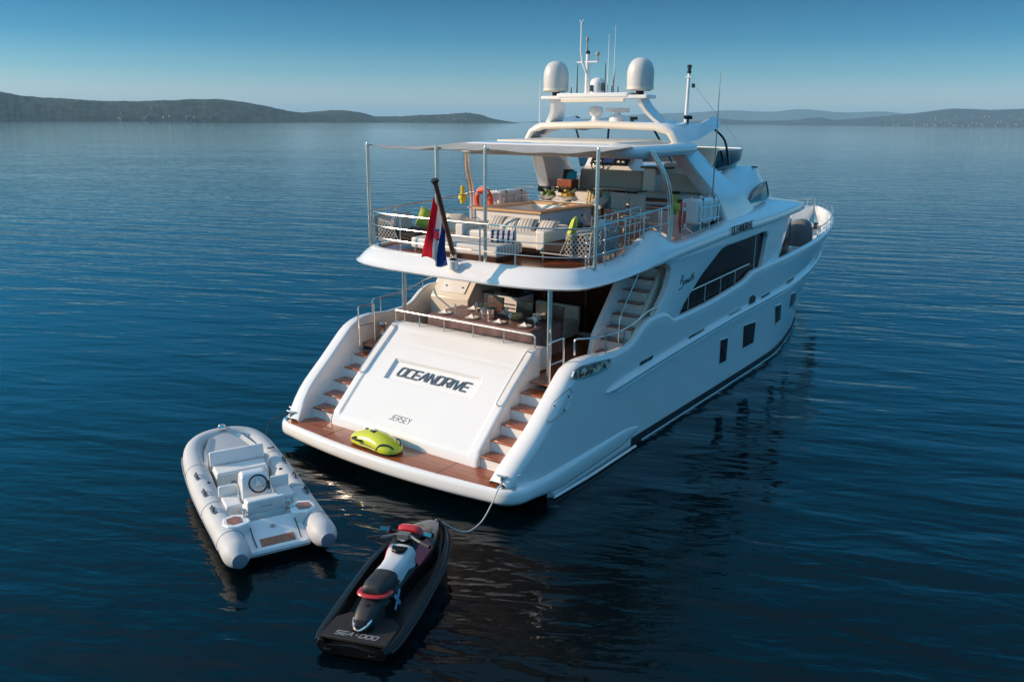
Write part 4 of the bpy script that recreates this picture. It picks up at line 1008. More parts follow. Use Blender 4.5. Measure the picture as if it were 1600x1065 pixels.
for k, (r0, z0) in enumerate(((.085,0),(.085,.16))):
    rt_.tube([(-.26,.05*k,.085+z0*.0+.165*k*.6),(.26,.05*k,.085+.165*k*.6)], .085, 16)
tw = rt_.build('rolled_towel', NAVYW, None, smooth=60); tw.location = (.72,3.2,DZ+.37); tw.rotation_euler.z = R(25); tag(tw, 'two rolled navy and white towels on the sun pad', 'towel')
# spa tub with teak rim
spa = thing('spa_tub', 'square white spa tub with a pale teak rim', 'spa tub', (-.98,6.93,DZ))
b = MB(); o4, i4 = [(-1.0,-1.24),(1.0,-1.24),(1.0,1.24),(-1.0,1.24)], [(-.72,-.96),(.72,-.96),(.72,.96),(-.72,.96)]
b.loft([[V((x,y,z)) for x,y in P] for P,z in ((o4,0),(o4,.74),(i4,.74),([(x*.8,y*.8) for x,y in i4],.2))], True, True); b.build('tub', GEL, spa, smooth=0)
b = MB(); o5 = [(-1.07,-1.31),(1.07,-1.31),(1.07,1.31),(-1.07,1.31)]; i5 = [(-.76,-1.0),(.76,-1.0),(.76,1.0),(-.76,1.0)]
b.loft([[V((x,y,z)) for x,y in P] for P,z in ((i5,.745),(o5,.745),(o5,.80),(i5,.80))], True, False, True); b.build('rim', TEAKL, spa, smooth=0)
b = MB()
for y, z in ((-.85,.55),(.75,.55),(-.85,.28)): b.lathe([(.035,0),(.035,.015),(.001,.02)], (1.0,y,z), 12, 'X')
b.build('spa_jet_button', BLKGL, spa)
MB().box((1.24,-.1,.07),(.44,2.0,.14)).build('step', TEAK, spa, bevel=.006); MB().box((1.12,.45,.22),(.22,.8,.16)).build('step', TEAK, spa, bevel=.006)
bt = MB()
for k in range(5): bt.tube(smooth_path([(-.28+.03*k,-.1,.03+.03*k),(0,.05*sin(k*2),.06+.03*k),(.26-.02*k,.08,.03+.02*k)], 5), .06, 8, sq=.55)
o = bt.build('folded_towel', stripemat('blue_white_towel', (.6,.6,.66), (.06,.04,.16), 1, .07, .5), None, smooth=60); o.location = (.14,7.25,DZ+.3); o.rotation_euler.z = R(80); tag(o, 'crumpled blue and white towel on the step of the spa', 'towel')
bn = thing('low_bench', 'low white bench beside the spa step', 'bench', (.95,5.9,DZ))
MB().box((0,0,.36),(.42,1.5,.06)).build('seat', GEL, bn, bevel=.012)
for y in (-.6,.0,.6): MB().box((0,y,.17),(.34,.05,.33)).build('leg', BROWN, bn)
# table with fruit and magazines beyond the spa
dt = thing('deck_table', 'white table laden with fruit bowls beyond the spa', 'table', (-1.1,8.85,DZ))
MB().box((0,0,.76),(2.1,.8,.05)).build('table_top', GEL, dt, bevel=.01)
for x in (-.9,.9):
    for y in (-.3,.3): MB().box((x,y,.37),(.06,.06,.74)).build('leg', BROWN, dt)
FG = pmat('green_fruit', (.14,.22,.05), .5, var=.4, vscale=9); FY = pmat('yellow_fruit', (.62,.38,.06), .5, var=.25, vscale=9); FD = pmat('dark_leaves', (.03,.045,.02), .7, var=.5, vscale=20)
def bowl(x, y, fruit, label):
    t = thing('fruit_bowl', label, 'fruit bowl', (x,y,DZ+.785))
    MB().lathe([(.12,0),(.24,.06),(.30,.12),(.285,.12),(.22,.07),(.001,.04)], (0,0,0), 20).build('bowl', CHINA, t, smooth=60)
    b = MB(); r = random.Random(int(x*100))
    for k in range(14):
        a = r.random()*6.28; q = r.random()*.2; b.lathe([(.001,-.07),(.055,-.04),(.07,0),(.055,.04),(.001,.07)], (q*cos(a), q*sin(a), .13+.12*(1-q/.2)*r.random()+.03), 10)
    b.build('fruit', fruit, t, smooth=60)
    b = MB()
    for k in range(12):
        a = r.random()*6.28; b.add([(.05*cos(a),.05*sin(a),.2),(.25*cos(a+.2),.25*sin(a+.2),.33+.1*r.random()),(.28*cos(a),.28*sin(a),.24)], [(0,1,2)])
    b.build('leaves', FD, t, smooth=0)
bowl(-1.85,8.8,FG,'bowl of green fruit and leaves at the far end of the table'); bowl(-1.2,8.85,FY,'bowl heaped with yellow fruit in the middle of the table')
mg = MB().box((0,0,.01),(.5,.36,.02)).box((.05,.02,.03),(.42,.3,.018), rz=.3).build('magazine_pile', CHINA, None, smooth=0); mg.location = (-.6,8.7,DZ+.785); tag(mg, 'white magazines lying open on the deck table', 'magazines')
PAT = stripemat('patterned_cushion_cloth', (.55,.46,.24), (.06,.05,.05), 0, .09, .35)
TURQ = pmat('turquoise_pattern', (.20,.36,.36), .9, var=.9, vscale=14)
cushion('pillow', 'yellow and black patterned cushion beyond the corner of the spa', (-.1,8.65,DZ+.92), (.6,.5,.2), PAT, (R(55),0,R(20)))
cushion('pillow', 'turquoise patterned cushion next to the awning pole', (.42,8.5,DZ+.9), (.55,.5,.22), TURQ, (R(60),0,R(10)))
cushion('pillow', 'black and white patterned cushion lying near the turquoise one', (.15,8.3,DZ+.82), (.6,.45,.2), STRIPE, (R(30),0,R(-20)))
# bar stools
def stool(x, y, label):
    t = thing('bar_chair', label, 'bar chair', (x,y,DZ), 0, 'grey bar chairs')
    MB().box((0,0,.66),(.44,.44,.09)).build('seat', FAB, t, bevel=.02)
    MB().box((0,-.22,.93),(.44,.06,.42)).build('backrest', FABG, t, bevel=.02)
    for a in (-.18,.18):
        for c_ in (-.18,.18): MB().tube([(a,c_,.62),(a*1.15,c_*1.15,0)], .018, 6).build('leg', STEEL, t)
stool(.78,8.5,'grey bar chair nearest the patterned cushions'); stool(1.42,8.35,'grey bar chair between its twin and the curved pipe')
# small round table with glasses by the stair
rt2 = thing('side_table', 'small round white table near the stair rail', 'side table', (1.62,7.65,DZ))
MB().lathe([(.36,0),(.37,.015),(.36,.03),(.001,.03)], (0,0,.60), 24).build('table_top', GEL, rt2, smooth=40)
MB().lathe([(.2,0),(.2,.02),(.03,.05),(.03,.6)], (0,0,0), 16).build('pedestal', STEEL, rt2)
# fixed joinery across the forward end of the deck (part of the yacht)
def joinery(name, boxes, mt, bev=.012, **k):
    b = MB()
    for c_, d_ in boxes: b.box(c_, d_)
    return b.build(name, mt, yacht, bevel=bev, smooth=35)
jb = joinery('bar_cabinet', [((-.9,9.75,4.8),(3.1,.62,1.06))], GREYP if False else GEL)
MB().box((-.9,9.72,5.35),(3.2,.72,.05)).build('worktop', BLKGL, jb, bevel=.008)
b = MB(); b.lathe([(.06,0),(.06,.02),(.03,.03)], (-.75,9.44,5.12), 14, 'Y'); b.build('cabinet_lock', STEEL, jb)
MB().box((-.2,9.6,5.385),(.95,.4,.03)).build('hob', STEEL, jb, bevel=.01); MB().box((-.2,9.39,5.38),(.9,.012,.025)).build('hob_trim', BLKGL, jb)
joinery('lounge_base', [((1.65,9.45,4.62),(1.9,1.2,.7))], GEL)
for z, y0, mt in ((4.99,9.05,TEAK),(5.12,9.2,GEL),(5.17,9.25,TEAK)):
    MB().box((1.6,y0+.45,z),(2.0,1.0,.06)).build('lounge_step', mt, yacht, bevel=.006)
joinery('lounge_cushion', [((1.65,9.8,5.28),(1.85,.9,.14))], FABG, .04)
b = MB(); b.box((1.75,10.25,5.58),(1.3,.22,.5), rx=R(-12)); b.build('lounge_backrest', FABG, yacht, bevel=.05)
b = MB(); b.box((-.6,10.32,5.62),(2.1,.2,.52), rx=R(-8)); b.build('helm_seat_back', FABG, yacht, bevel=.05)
joinery('helm_side_box', [((.72,10.35,5.6),(.4,.5,.75))], GEL, .03); joinery('box_lid', [((.85,10.4,6.0),(.85,.6,.06))], BROWN, .01)
joinery('chart_table', [((1.5,10.75,5.95),(1.1,.5,.35))], GEL, .03)
# helm: hooded instrument console with wheel
hc = MB(); rings = []
for x in (-1.95,-1.85,-.42,-.32):
    k = 0 if -1.9 < x < -.4 else .06
    rings.append([V((x,11.55,5.4)),V((x,11.05,5.4)),V((x,11.0,5.92)),V((x,11.05+.0,5.95)),V((x,11.28,6.27-k)),V((x,11.05,6.33-k)),V((x,11.2,6.40-k)),V((x,11.5,6.36-k)),V((x,11.75,6.0))])
hel = hc.loft(rings).build('helm_console', GEL, yacht, smooth=40)
MB().box((-1.13,11.13,6.12),(1.3,.02,.36), rx=R(-36)).build('instrument_panel', BLKGL, hel, bevel=.01)
MB().box((-1.15,11.11,6.13),(.36,.02,.22), rx=R(-36)).build('screen', pmat('display_glass', (.02,.05,.16), .1, var=0), hel)
b = MB()
for x, z in ((-1.62,6.2),(-1.45,6.2),(-1.62,6.06),(-1.45,6.06),(-.82,6.2),(-.66,6.2),(-.82,6.06),(-.66,6.06)):
    b.lathe([(.05,0),(.055,.012),(.045,.02),(.03,.012)], (x,11.115+(z-6.12)*.72,z), 12, 'Y')
b.build('gauge', CHINA, hel)
b = MB(); b.tube([(-1.45+.2*cos(a),10.92-.08*sin(a),5.93+.19*sin(a)) for a in [2*pi*i/24 for i in range(24)]], .018, 8, closed=True)
for a in (90,210,330): b.tube([(-1.45,10.9,5.93),(-1.45+.2*cos(R(a)),10.92-.08*sin(R(a)),5.93+.19*sin(R(a)))], .012, 6)
b.build('steering_wheel', BLKGL, hel)
# menu stand, teak box on the bar, black fruit tray
mb_ = thing('teak_box', 'brown teak box on the dark bar top holding dark menus', 'box', (-1.75,9.75,5.375))
MB().box((0,0,.11),(.5,.4,.22)).build('body', TEAKX, mb_, bevel=.01); MB().box((-.05,.1,.34),(.34,.05,.3), rx=R(-15)).box((.1,.05,.32),(.3,.03,.26), rx=R(-10)).build('menu', BLKGL, mb_)
tr = MB().lathe([(.03,0),(.12,.01),(.2,.07),(.19,.075),(.11,.03),(.001,.025)], (1.75,9.6,5.35), 20).build('black_bowl', BLKGL, None, smooth=60); tag(tr, 'shallow black bowl on the grey lounge cushion', 'bowl')
cp = MB().lathe([(.02,0),(.16,.0),(.17,.05),(.12,.12),(.03,.15),(.001,.15)], (1.55,10.6,6.14), 16).build('dark_cap', BLKGL, None, smooth=60); tag(cp, 'dark cap lying on the white chart table', 'cap')
# ------------------------------------------------------------------ safety gear on the rails
def lifebuoy(loc_, rz, label):
    t = thing('lifebuoy', label, 'lifebuoy', loc_, rz, 'orange lifebuoys')
    P = [(0,.28*cos(a),.30*sin(a)) for a in [2*pi*i/32 for i in range(32)]]
    MB().tube(P, .085, 12, closed=True, sq=.8).build('ring', ORANGE, t)
    for a0 in (45,135,225,315):
        MB().tube([(0,.28*cos(R(a0+d)),.30*sin(R(a0+d))) for d in (-8,-4,0,4,8)], .089, 12, sq=.8).build('band', FAB, t)
    MB().tube([(.03,.39*cos(a)*(1+.03*cos(8*a)),.41*sin(a)*(1+.03*cos(8*a))) for a in [2*pi*i/48 for i in range(48)]], .01, 5, closed=True).build('grab_line', FAB, t)
lifebuoy((-2.8,7.05,5.08), R(80), 'orange lifebuoy hanging beside the striped raft canister on the far rail')
lifebuoy((3.0,7.45,4.98), R(20), 'orange red lifebuoy hanging by the white raft canister on the near rail')
def moblight(x, y, z, label, mt):
    t = thing('marker_light', label, 'marker light', (x,y,z), 0, 'floating marker lights')
    MB().lathe([(.001,-.16),(.06,-.15),(.07,-.05),(.11,-.03),(.115,.03),(.09,.1),(.05,.12)], (0,0,0), 16).build('float', mt, t, smooth=50)
    MB().lathe([(.05,.12),(.05,.32),(.001,.33)], (0,0,0), 14).build('lamp_tube', mt, t)
moblight(3.0,7.0,5.25,'lime floating marker light clipped to the near curved pipe', pmat('lime_plastic', (.42,.44,.03), .4)); moblight(-2.98,6.35,5.2,'yellow floating marker light clipped to the far rail', YELLOW)
def canister(name, label, c_, d_, rz=0):
    t = thing(name, label, 'life raft', (*c_[:2], c_[2]-d_[2]/2), rz, 'life raft canisters')
    MB().box((0,0,d_[2]/2), d_).build('canister', GEL, t, bevel=.09, seg=4)
    b = MB()
    for k in (-.28,.28): b.box((0,d_[1]*k,d_[2]/2),(d_[0]+.012,.05,d_[2]+.012))
    b.build('strap', BLACK, t, bevel=.08)
    b = MB()
    for k in (-.45,0,.45): b.tube(fillet([(d_[0]/2+.04,d_[1]*k,-.12),(d_[0]/2+.05,d_[1]*k,d_[2]*.7),(0,d_[1]*k,d_[2]+.03)], .1), .016, 6)
    b.tube([(d_[0]/2+.05,-d_[1]/2,d_[2]*.66),(d_[0]/2+.05,d_[1]/2,d_[2]*.66)], .016, 6); b.tube([(d_[0]/2+.05,-d_[1]/2,d_[2]*.2),(d_[0]/2+.05,d_[1]/2,d_[2]*.2)], .016, 6)
    b.tube([(-.2,-d_[1]*.45,-.02),(d_[0]/2,-d_[1]*.45,-.3)], .016, 6); b.tube([(-.2,d_[1]*.45,-.02),(d_[0]/2,d_[1]*.45,-.3)], .016, 6)
    b.build('cradle', STEEL, t)
canister('life_raft', 'white life raft canister in a steel cradle beside the lifebuoy near the name letters', (2.72,9.1,5.03), (.5,1.25,.66))
canister('life_raft', 'white ribbed life raft canister on the far side behind the spa', (-2.62,7.95,5.12), (.46,1.3,.46))
# ------------------------------------------------------------------ cockpit: laid table and chairs
tb = thing('dining_table', 'long dining table under a draped dark brown satin cloth, laid for a meal', 'dining table', (0.0,3.85,1.95))
def drape(hx, hy, h, zt):
    rings = []; n = 96
    for lv, (o_, z) in enumerate(((-.02,zt),(0,zt-.01),(.01,zt-.04),(.02,zt-.25),(.03,zt-.5),(.03,zt-h))):
        ring = []
        for i in range(n):
            t = i/n*4; sd = int(t); f = t-sd
            p = [V((-hx+2*hx*f,-hy,0)), V((hx,-hy+2*hy*f,0)), V((hx-2*hx*f,hy,0)), V((-hx,hy-2*hy*f,0))][sd]; nr = [V((0,-1,0)),V((1,0,0)),V((0,1,0)),V((-1,0,0))][sd]
            amp = .0 if lv < 2 else .028*(lv-1)/3
            p = p + nr*(o_+amp*(sin(i*1.9+lv*.35)+.6*sin(i*.83+1))); p.z = z; ring.append(p)
        rings.append(ring)
    return MB().loft(rings, True, True)
drape(1.5,.62,.7,.79).build('tablecloth', CLOTH, tb, smooth=60)
MB().box((0,0,.38),(2.4,.7,.74)).build('pedestal', BROWN, tb)
TZ = 1.95+.792
WIPE = pmat('white_napkin', (.78,.76,.74), .9)
rn = random.Random(12)
seats = [(-1.2,-.38,'at the far end of the table, nearest the locker'),(-.35,-.40,'beside the transom rail, second from the far end'),(.45,-.40,'beside the transom rail, third from the far end'),(1.12,-.34,'at the near end of the table by the polished post'),(-.9,.36,'on the inboard side by the louvred bar'),(0,.38,'on the inboard side in the middle'),(.9,.36,'on the inboard side near the stair')]
for x, y, wh_ in seats:
    pt = thing('place_setting', 'white plate with folded napkin ' + wh_, 'place setting', (x,3.85+y,TZ), 0, 'place settings on the brown cloth')
    MB().lathe([(.10,0),(.165,.018),(.17,.024),(.11,.012),(.001,.01)], (0,0,0), 24).build('plate', CHINA, pt, smooth=50)
    b = MB(); b.add([(-.1,-.05,.025),(.1,-.06,.025),(.02,.08,.025),(0,0,.11)], [(0,1,3),(1,2,3),(2,0,3)]); b.build('napkin', WIPE, pt, smooth=0)
    gl = thing('wine_glass', 'stemmed glass beside the plate ' + wh_, 'wine glass', (x+.2,3.85+y*.62,TZ), 0, 'glasses on the brown cloth')
    MB().lathe([(.035,0),(.035,.005),(.006,.012),(.006,.1),(.035,.13),(.045,.17),(.038,.23),(.034,.23),(.04,.17),(.02,.13),(.001,.125)], (0,0,0), 14).build('glass', CRYSTAL, gl, smooth=60)
fp = thing('flower_bowl', 'low glass bowl of flowers in the middle of the brown cloth', 'flower bowl', (-.3,3.92,TZ))
MB().lathe([(.06,0),(.12,.05),(.13,.12),(.1,.17),(.095,.17),(.12,.12),(.001,.03)], (0,0,0), 20).build('bowl', CRYSTAL, fp, smooth=60)
b = MB()
for k in range(26):
    a = rn.random()*6.28; q = rn.random()*.2; z = .15+.16*rn.random(); b.lathe([(.001,-.03),(.03,0),(.001,.03)], (q*cos(a),q*sin(a),z), 6)
b.build('blossom', pmat('cream_petals', (.62,.55,.38), .8, var=.4, vscale=20), fp, smooth=60)
cd_ = thing('chrome_cooler', 'round mirror steel wine cooler on the brown cloth', 'wine cooler', (.02,3.72,TZ))
MB().lathe([(.08,0),(.11,.02),(.125,.2),(.13,.24),(.115,.24),(.11,.05),(.001,.04)], (0,0,0), 24).build('bucket', STEEL, cd_, smooth=50)
bk_ = thing('bread_basket', 'pale bread basket on the brown cloth near the stair end', 'basket', (.55,4.0,TZ))
MB().lathe([(.12,0),(.17,.09),(.16,.09),(.11,.01)], (0,0,0), 20).build('basket', TEAKL, bk_, smooth=50)
b = MB()
for k in range(7): b.lathe([(.001,-.06),(.05,-.02),(.05,.03),(.001,.06)], (.09*cos(k),.09*sin(k),.1), 10)
b.build('bread', pmat('bread_crust', (.55,.40,.2), .8, var=.3), bk_, smooth=60)
def dchair(x, y, rz, label):
    t = thing('dining_chair', label, 'dining chair', (x,y,1.95), rz, 'cockpit dining chairs')
    MB().box((0,0,.45),(.5,.5,.06)).build('seat', FABC, t, bevel=.015)
    MB().box((0,.25,.72),(.5,.05,.5), rx=R(-8)).build('backrest', BROWN, t, bevel=.015)
    for a in (-.21,.21):
        for c_ in (-.21,.21): MB().box((a,c_,.21),(.045,.045,.43)).build('leg', BROWN, t)
for x, lb in ((-.9,'dark dining chair by the louvred bar'),(.0,'dark dining chair in the middle of the inboard side'),(.9,'dark dining chair nearest the upper stair')): dchair(x,4.85,0,lb)
gs = thing('side_sofa', 'grey sofa seat inside the cockpit against the dark saloon door', 'sofa', (.35,5.75,1.95))
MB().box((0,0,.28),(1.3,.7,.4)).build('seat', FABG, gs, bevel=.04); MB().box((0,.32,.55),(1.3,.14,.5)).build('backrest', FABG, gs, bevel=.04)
# coiled mooring lines and fairlead winches at the quarters
for s in (1, -1):
    b = MB(); b.lathe([(.13,0),(.13,.03),(.08,.06),(.075,.2),(.12,.25),(.1,.3),(.001,.3)], (s*2.95,3.1,2.05), 16); b.build('warping_capstan', STEEL, yacht, smooth=50)
    b = MB(); b.tube([(s*(2.75+.0)+.16*cos(a)*(1+.05*sin(a*3)),3.55+.16*sin(a),1.98+.008*a) for a in [i*.35 for i in range(90)]], .016, 6)
    o = b.build('rope_coil', FAB, None, smooth=60); tag(o, ['white rope coiled by the bulwark near the quarter lamp','white rope coiled by the sunlit bulwark near the far gate'][0 if s > 0 else 1], 'rope')
# ------------------------------------------------------------------ inflatable tender
tn = thing('tender_boat', 'pale grey inflatable tender with steering console lying off the swim platform', 'tender', (.95,-3.40,0), R(66))
tn.scale = (.94,.94,.94)
HYP = pmat('grey_white_hypalon', (.52,.52,.515), .55, var=.05, vscale=2, bump=.08, bscale=30)
CAPM = pmat('blue_grey_tube_cap', (.20,.23,.27), .6)
NON = pmat('nonskid_gelcoat', (.62,.61,.57), .5, bump=.15, bscale=120)
VIN = pmat('white_vinyl', (.74,.73,.71), .42, spec=.5)
TK2 = plankmat('tender_teak', (.30,.085,.035), (.42,.15,.065), (.03,.015,.01), axis=0, width=.05)
half = [(.78,-.10,.33),(.785,.6,.34),(.80,1.5,.35),(.81,2.4,.38),(.80,3.1,.43),(.77,3.75,.50),(.72,4.2,.58),(.60,4.52,.65),(.36,4.70,.70)]
path = smooth_path(half + [(0,4.76,.72)] + [(-x,y,z) for x,y,z in half[::-1]], 6)
rad = [.245 if p.y < 3 else .245-.03*min(1,(p.y-3)/1.7) for p in path]
for k, rr_ in enumerate((.20,.235,.255)): pass
b = MB()
P = [path[0]+V((.0,-.26,-.01)), path[0]+V((0,-.2,-.005)), path[0]+V((0,-.1,0))] + path + [path[-1]+V((0,-.1,0)), path[-1]+V((0,-.2,-.005)), path[-1]+V((0,-.26,-.01))]
Rd = [.135,.175,.225] + rad + [.225,.175,.135]
b.tube(P, Rd, 22); b.build('inflatable_tube', HYP, tn, smooth=50)
for s in (1, -1):
    MB().lathe([(.151,0),(.151,.03),(.14,.045),(.001,.048)], (s*.8,-.36,.33), 22, 'Y').build('tube_cap', CAPM, tn, smooth=40) if False else MB().tube([(s*.78,-.355,.32),(s*.78,-.385,.32),(s*.78,-.395,.32)], [.137,.135,.11], 22).build('tube_cap', CAPM, tn, smooth=40)
    b = MB(); b.tube([p+V((s*.242,0,-.02)) for p in path[3:38]] if s > 0 else [p+V((-.242,0,-.02)) for p in path[-38:-3]], .02, 6); b.build('rubbing_strake', CAPM, tn, smooth=60)
    for y in (1.3,2.1,2.9):
        z = ip([(0,.35),(2.4,.39),(3.1,.44),(3.7,.52)])(y)+.205
        h = MB().tube(fillet([(s*.88,y-.10,z),(s*.89,y-.08,z+.08),(s*.89,y+.08,z+.08),(s*.88,y+.10,z)], .03), .018, 6).build('grab_handle', BLACK, tn)
        MB().box((s*.88,y,z+.016),(.10,.28,.012)).build('handle_patch', CAPM, h, bevel=.004)
    b = MB()
    for y in (.35,1.72,3.4):                               # welded seams of the tube chambers
        k = min(range(len(path)), key=lambda q: abs(path[q].y-y)+(9 if path[q].x*s < 0 else 0)); c0, t0 = path[k], (path[min(k+1,len(path)-1)]-path[k-1]).normalized(); n1 = V((0,0,1)); n1 = (n1-t0*n1.dot(t0)).normalized(); n2 = t0.cross(n1)
        b.tube([c0+(n1*cos(a)+n2*sin(a))*(rad[k]+.001) for a in [2*pi*q/28 for q in range(28)]], .007, 5, closed=True)
    b.build('tube_seam', CAPM, tn)
    b = MB(); b.lathe([(.035,0),(.035,.02),(.02,.03),(.001,.03)], (s*.72,2.55,.61), 10); b.build('air_valve', BLKGL, tn)
# V hull and inner liner
b = MB(); rings = []
for y, hw, k in ((.3,.58,-.12),(1.5,.62,-.15),(3,.6,-.12),(4,.42,.08),(4.6,.12,.45)):
    rings.append([V((-hw,y,.24+max(0,y-3)*.15)), V((-hw*.6,y,.02+max(0,y-3)*.2)), V((0,y,k)), V((hw*.6,y,.02+max(0,y-3)*.2)), V((hw,y,.24+max(0,y-3)*.15))])
b.loft(rings, False, True); b.build('rigid_hull', GEL, tn, smooth=50)
b = MB()
fl_ = [(y, w_, z) for y, w_, z in ((.55,.55,.30),(1.5,.58,.30),(2.6,.58,.31),(3.4,.55,.36),(4.0,.44,.47),(4.5,.22,.6))]
rings = []
for y, hw, z in fl_: rings.append([V((-hw-.10,y,z+.26)), V((-hw-.02,y,z+.22)), V((-hw,y,z+.02)), V((-hw*.5,y,z)), V((hw*.5,y,z)), V((hw,y,z+.02)), V((hw+.02,y,z+.22)), V((hw+.10,y,z+.26))])
b.loft(rings, False, False); b.build('cockpit_liner', NON, tn, smooth=40)
# stern deck: sloping boarding platform with shoulders
b = MB(); rings = []
for y, z, hw in ((-.02,.16,.56),(-.06,.20,.57),(-.04,.25,.56),(.05,.27,.55),(.5,.44,.53),(.58,.52,.54),(.62,.53,.55)):
    rings.append([V((x, y+.0*abs(x), z)) for x in (-hw,-hw*.7,0,hw*.7,hw)])
b.loft(rings, False, False); b.prismx([(-.02,.14),(.62,.14),(.62,.51),(.5,.42),(0,.24)], -.55, .55); b.build('boarding_platform', GEL, tn, smooth=40)
MB().box((0,.13,.305),(.62,.19,.012), rx=R(20.5)).build('teak_pad', TK2, tn, bevel=.02)
letters('TENDER TO', .0001, .0001, .0001, .00001, 0, lambda u, v: (V((0,-.05,.2)), V((0,-1,0)))) if False else None
for s in (1, -1):
    sh = [(s*.36,.50),(s*.42,.42),(s*.62,.36),(s*.80,.44),(s*.86,.62),(s*.80,.84),(s*.62,.92),(s*.44,.86),(s*.38,.7)]
    b = MB(); b.loft([[V((x,y,.38)) for x,y in sh],[V((x,y,.585)) for x,y in sh],[V((s*.62+(x-s*.62)*.93,.64+(y-.64)*.93,.61)) for x,y in sh]]); b.build('stern_shoulder', GEL, tn, bevel=.015)
    t2 = [(s*.52,.50),(s*.7,.47),(s*.78,.56),(s*.76,.74),(s*.60,.80),(s*.5,.72)]
    MB().prism(t2, .609, .618).build('teak_pad', TK2, tn)
    MB().tube(smooth_path([(s*.40,.02,.30),(s*.41,.3,.42),(s*.40,.58,.57),(s*.38,.75,.6)], 5), .012, 6).build('lifting_strap', BLKGL, tn)
    b = MB(); b.lathe([(.03,0),(.03,.05),(.05,.06),(.05,.08),(.001,.08)], (s*.42,.86,.6), 12); b.box((s*.42,.7,.625),(.1,.05,.03)); b.build('lifting_eye', STEEL, tn)
# helm seat with backrest
b = MB(); b.box((-.02,1.0,.48),(.72,.42,.36)); b.build('engine_box', GEL, tn, bevel=.04)
MB().box((-.02,1.04,.70),(.64,.36,.09)).build('helm_seat', VIN, tn, bevel=.035, seg=3)
hb_ = MB().box((-.02,.80,.72),(.70,.10,.30), rx=R(14)).build('seat_backrest', VIN, tn, bevel=.035, seg=3)
b = MB(); b.box((-.02,.743,.76),(.3,.004,.018), rx=R(14)); b.box((-.02,.738,.72),(.2,.004,.01), rx=R(14)); b.build('maker_strip', CAPM, hb_, smooth=0)
MB().lathe([(.03,0),(.05,.006),(.05,.012),(.001,.014)], (0,.46,.435), 14).build('fuel_cap', STEEL, tn)
# console
cn = MB().loft([[V((x,y,z)) for x,y,z in P] for P in ([(-.32,1.42,.3),(.30,1.42,.3),(.30,1.95,.3),(-.32,1.95,.3)],[(-.30,1.46,.72),(.28,1.46,.72),(.28,1.9,.72),(-.30,1.9,.72)],[(-.28,1.56,.98),(.22,1.56,.98),(.22,1.84,1.0),(-.28,1.84,1.0)],[(-.25,1.66,1.05),(.19,1.66,1.05),(.19,1.8,1.06),(-.25,1.8,1.06)])]).build('steering_console', GEL, tn, bevel=.035, seg=3)
MB().box((-.03,1.575,.93),(.42,.012,.20), rx=R(-35)).build('dash_panel', BLKGL, cn, bevel=.008)
b = MB()
for x in (-.17,-.06,.05): b.lathe([(.035,0),(.04,.01),(.03,.018),(.001,.014)], (x,1.585,.965), 12, 'Y')
b.build('gauge', CHINA, cn)
C0 = V((.0,1.40,.90)); ax = V((0,-.80,.60)); e1 = V((1,0,0)); e2 = V((0,.60,.80))
b = MB(); b.tube([C0+(e1*cos(a)+e2*sin(a))*.17 for a in [2*pi*i/28 for i in range(28)]], .02, 8, closed=True); b.build('wheel_rim', BLKGL, cn)
b = MB()
for a in (90,210,330): b.tube([C0-ax*.03, C0+(e1*cos(R(a))+e2*sin(R(a)))*.165], .016, 6)
b.tube([C0-ax*.14, C0+ax*.01], [.03,.05], 12); b.build('wheel_spoke', STEEL, cn)
b = MB(); b.box((.2,1.45,.80),(.05,.08,.12)); b.tube([(.2,1.43,.82),(.2,1.38,.93)], .014, 6); b.build('throttle', BLKGL, cn)
for s, x0 in ((1,.5),(-1,-.56)):
    P = [(s*.34,1.32,.78),(s*.36,1.78,.80),(s*.66,1.80,.80),(s*.68,1.4,.78)]
    MB().box((s*.5,1.5,.47),(.3,.5,.3)).build('side_seat', VIN, tn, bevel=.03, seg=3)
    MB().box((s*.5,1.80,.70),(.36,.09,.24)).build('side_backrest', VIN, tn, bevel=.035, seg=3)
# forward bench, bow locker, bow fitting
MB().box((0,3.0,.46),(1.06,.5,.3)).build('bench_box', NON, tn, bevel=.02)
MB().box((0,2.98,.64),(1.04,.46,.10)).build('bench_cushion', VIN, tn, bevel=.04, seg=3)
MB().box((0,3.27,.82),(1.12,.10,.30), rx=R(-10)).build('bench_backrest', VIN, tn, bevel=.04, seg=3)
b = MB()
for x, z in ((-.2,.42),(.1,.42)): b.lathe([(.06,0),(.065,.008),(.045,.014),(.001,.01)], (x,2.745,z), 16, 'Y') if x < 0 else b.box((x,2.742,z),(.07,.01,.13))
b.build('locker_fitting', CAPM, tn)
lk2 = MB().loft([[V((x,y,z)) for x,y in P] for P,z in (([(-.56,3.36),(.56,3.36),(.40,3.95),(-.40,3.95)],.5),([(-.54,3.37),(.54,3.37),(.38,3.93),(-.38,3.93)],.74))]).build('bow_locker', GEL, tn, bevel=.02)
MB().prism([(-.44,3.45),(.44,3.45),(.32,3.82),(-.32,3.82)], .741, .75).build('teak_hatch', TK2, lk2)
MB().grid([[V((x*hw,y,z+.02*(1-abs(x)))) for x in (-1,-.5,0,.5,1)] for y,hw,z in ((3.95,.5,.66),(4.3,.42,.76),(4.6,.25,.85))]).build('bow_deck', HYP, tn, smooth=180)
b = MB(); b.box((0,4.70,.955),(.16,.2,.03)); b.tube(fillet([(-.07,4.7,.96),(-.05,4.7,1.03),(.05,4.7,1.03),(.07,4.7,.96)], .03), .016, 6); b.build('bow_fitting', STEEL, tn, bevel=.004)

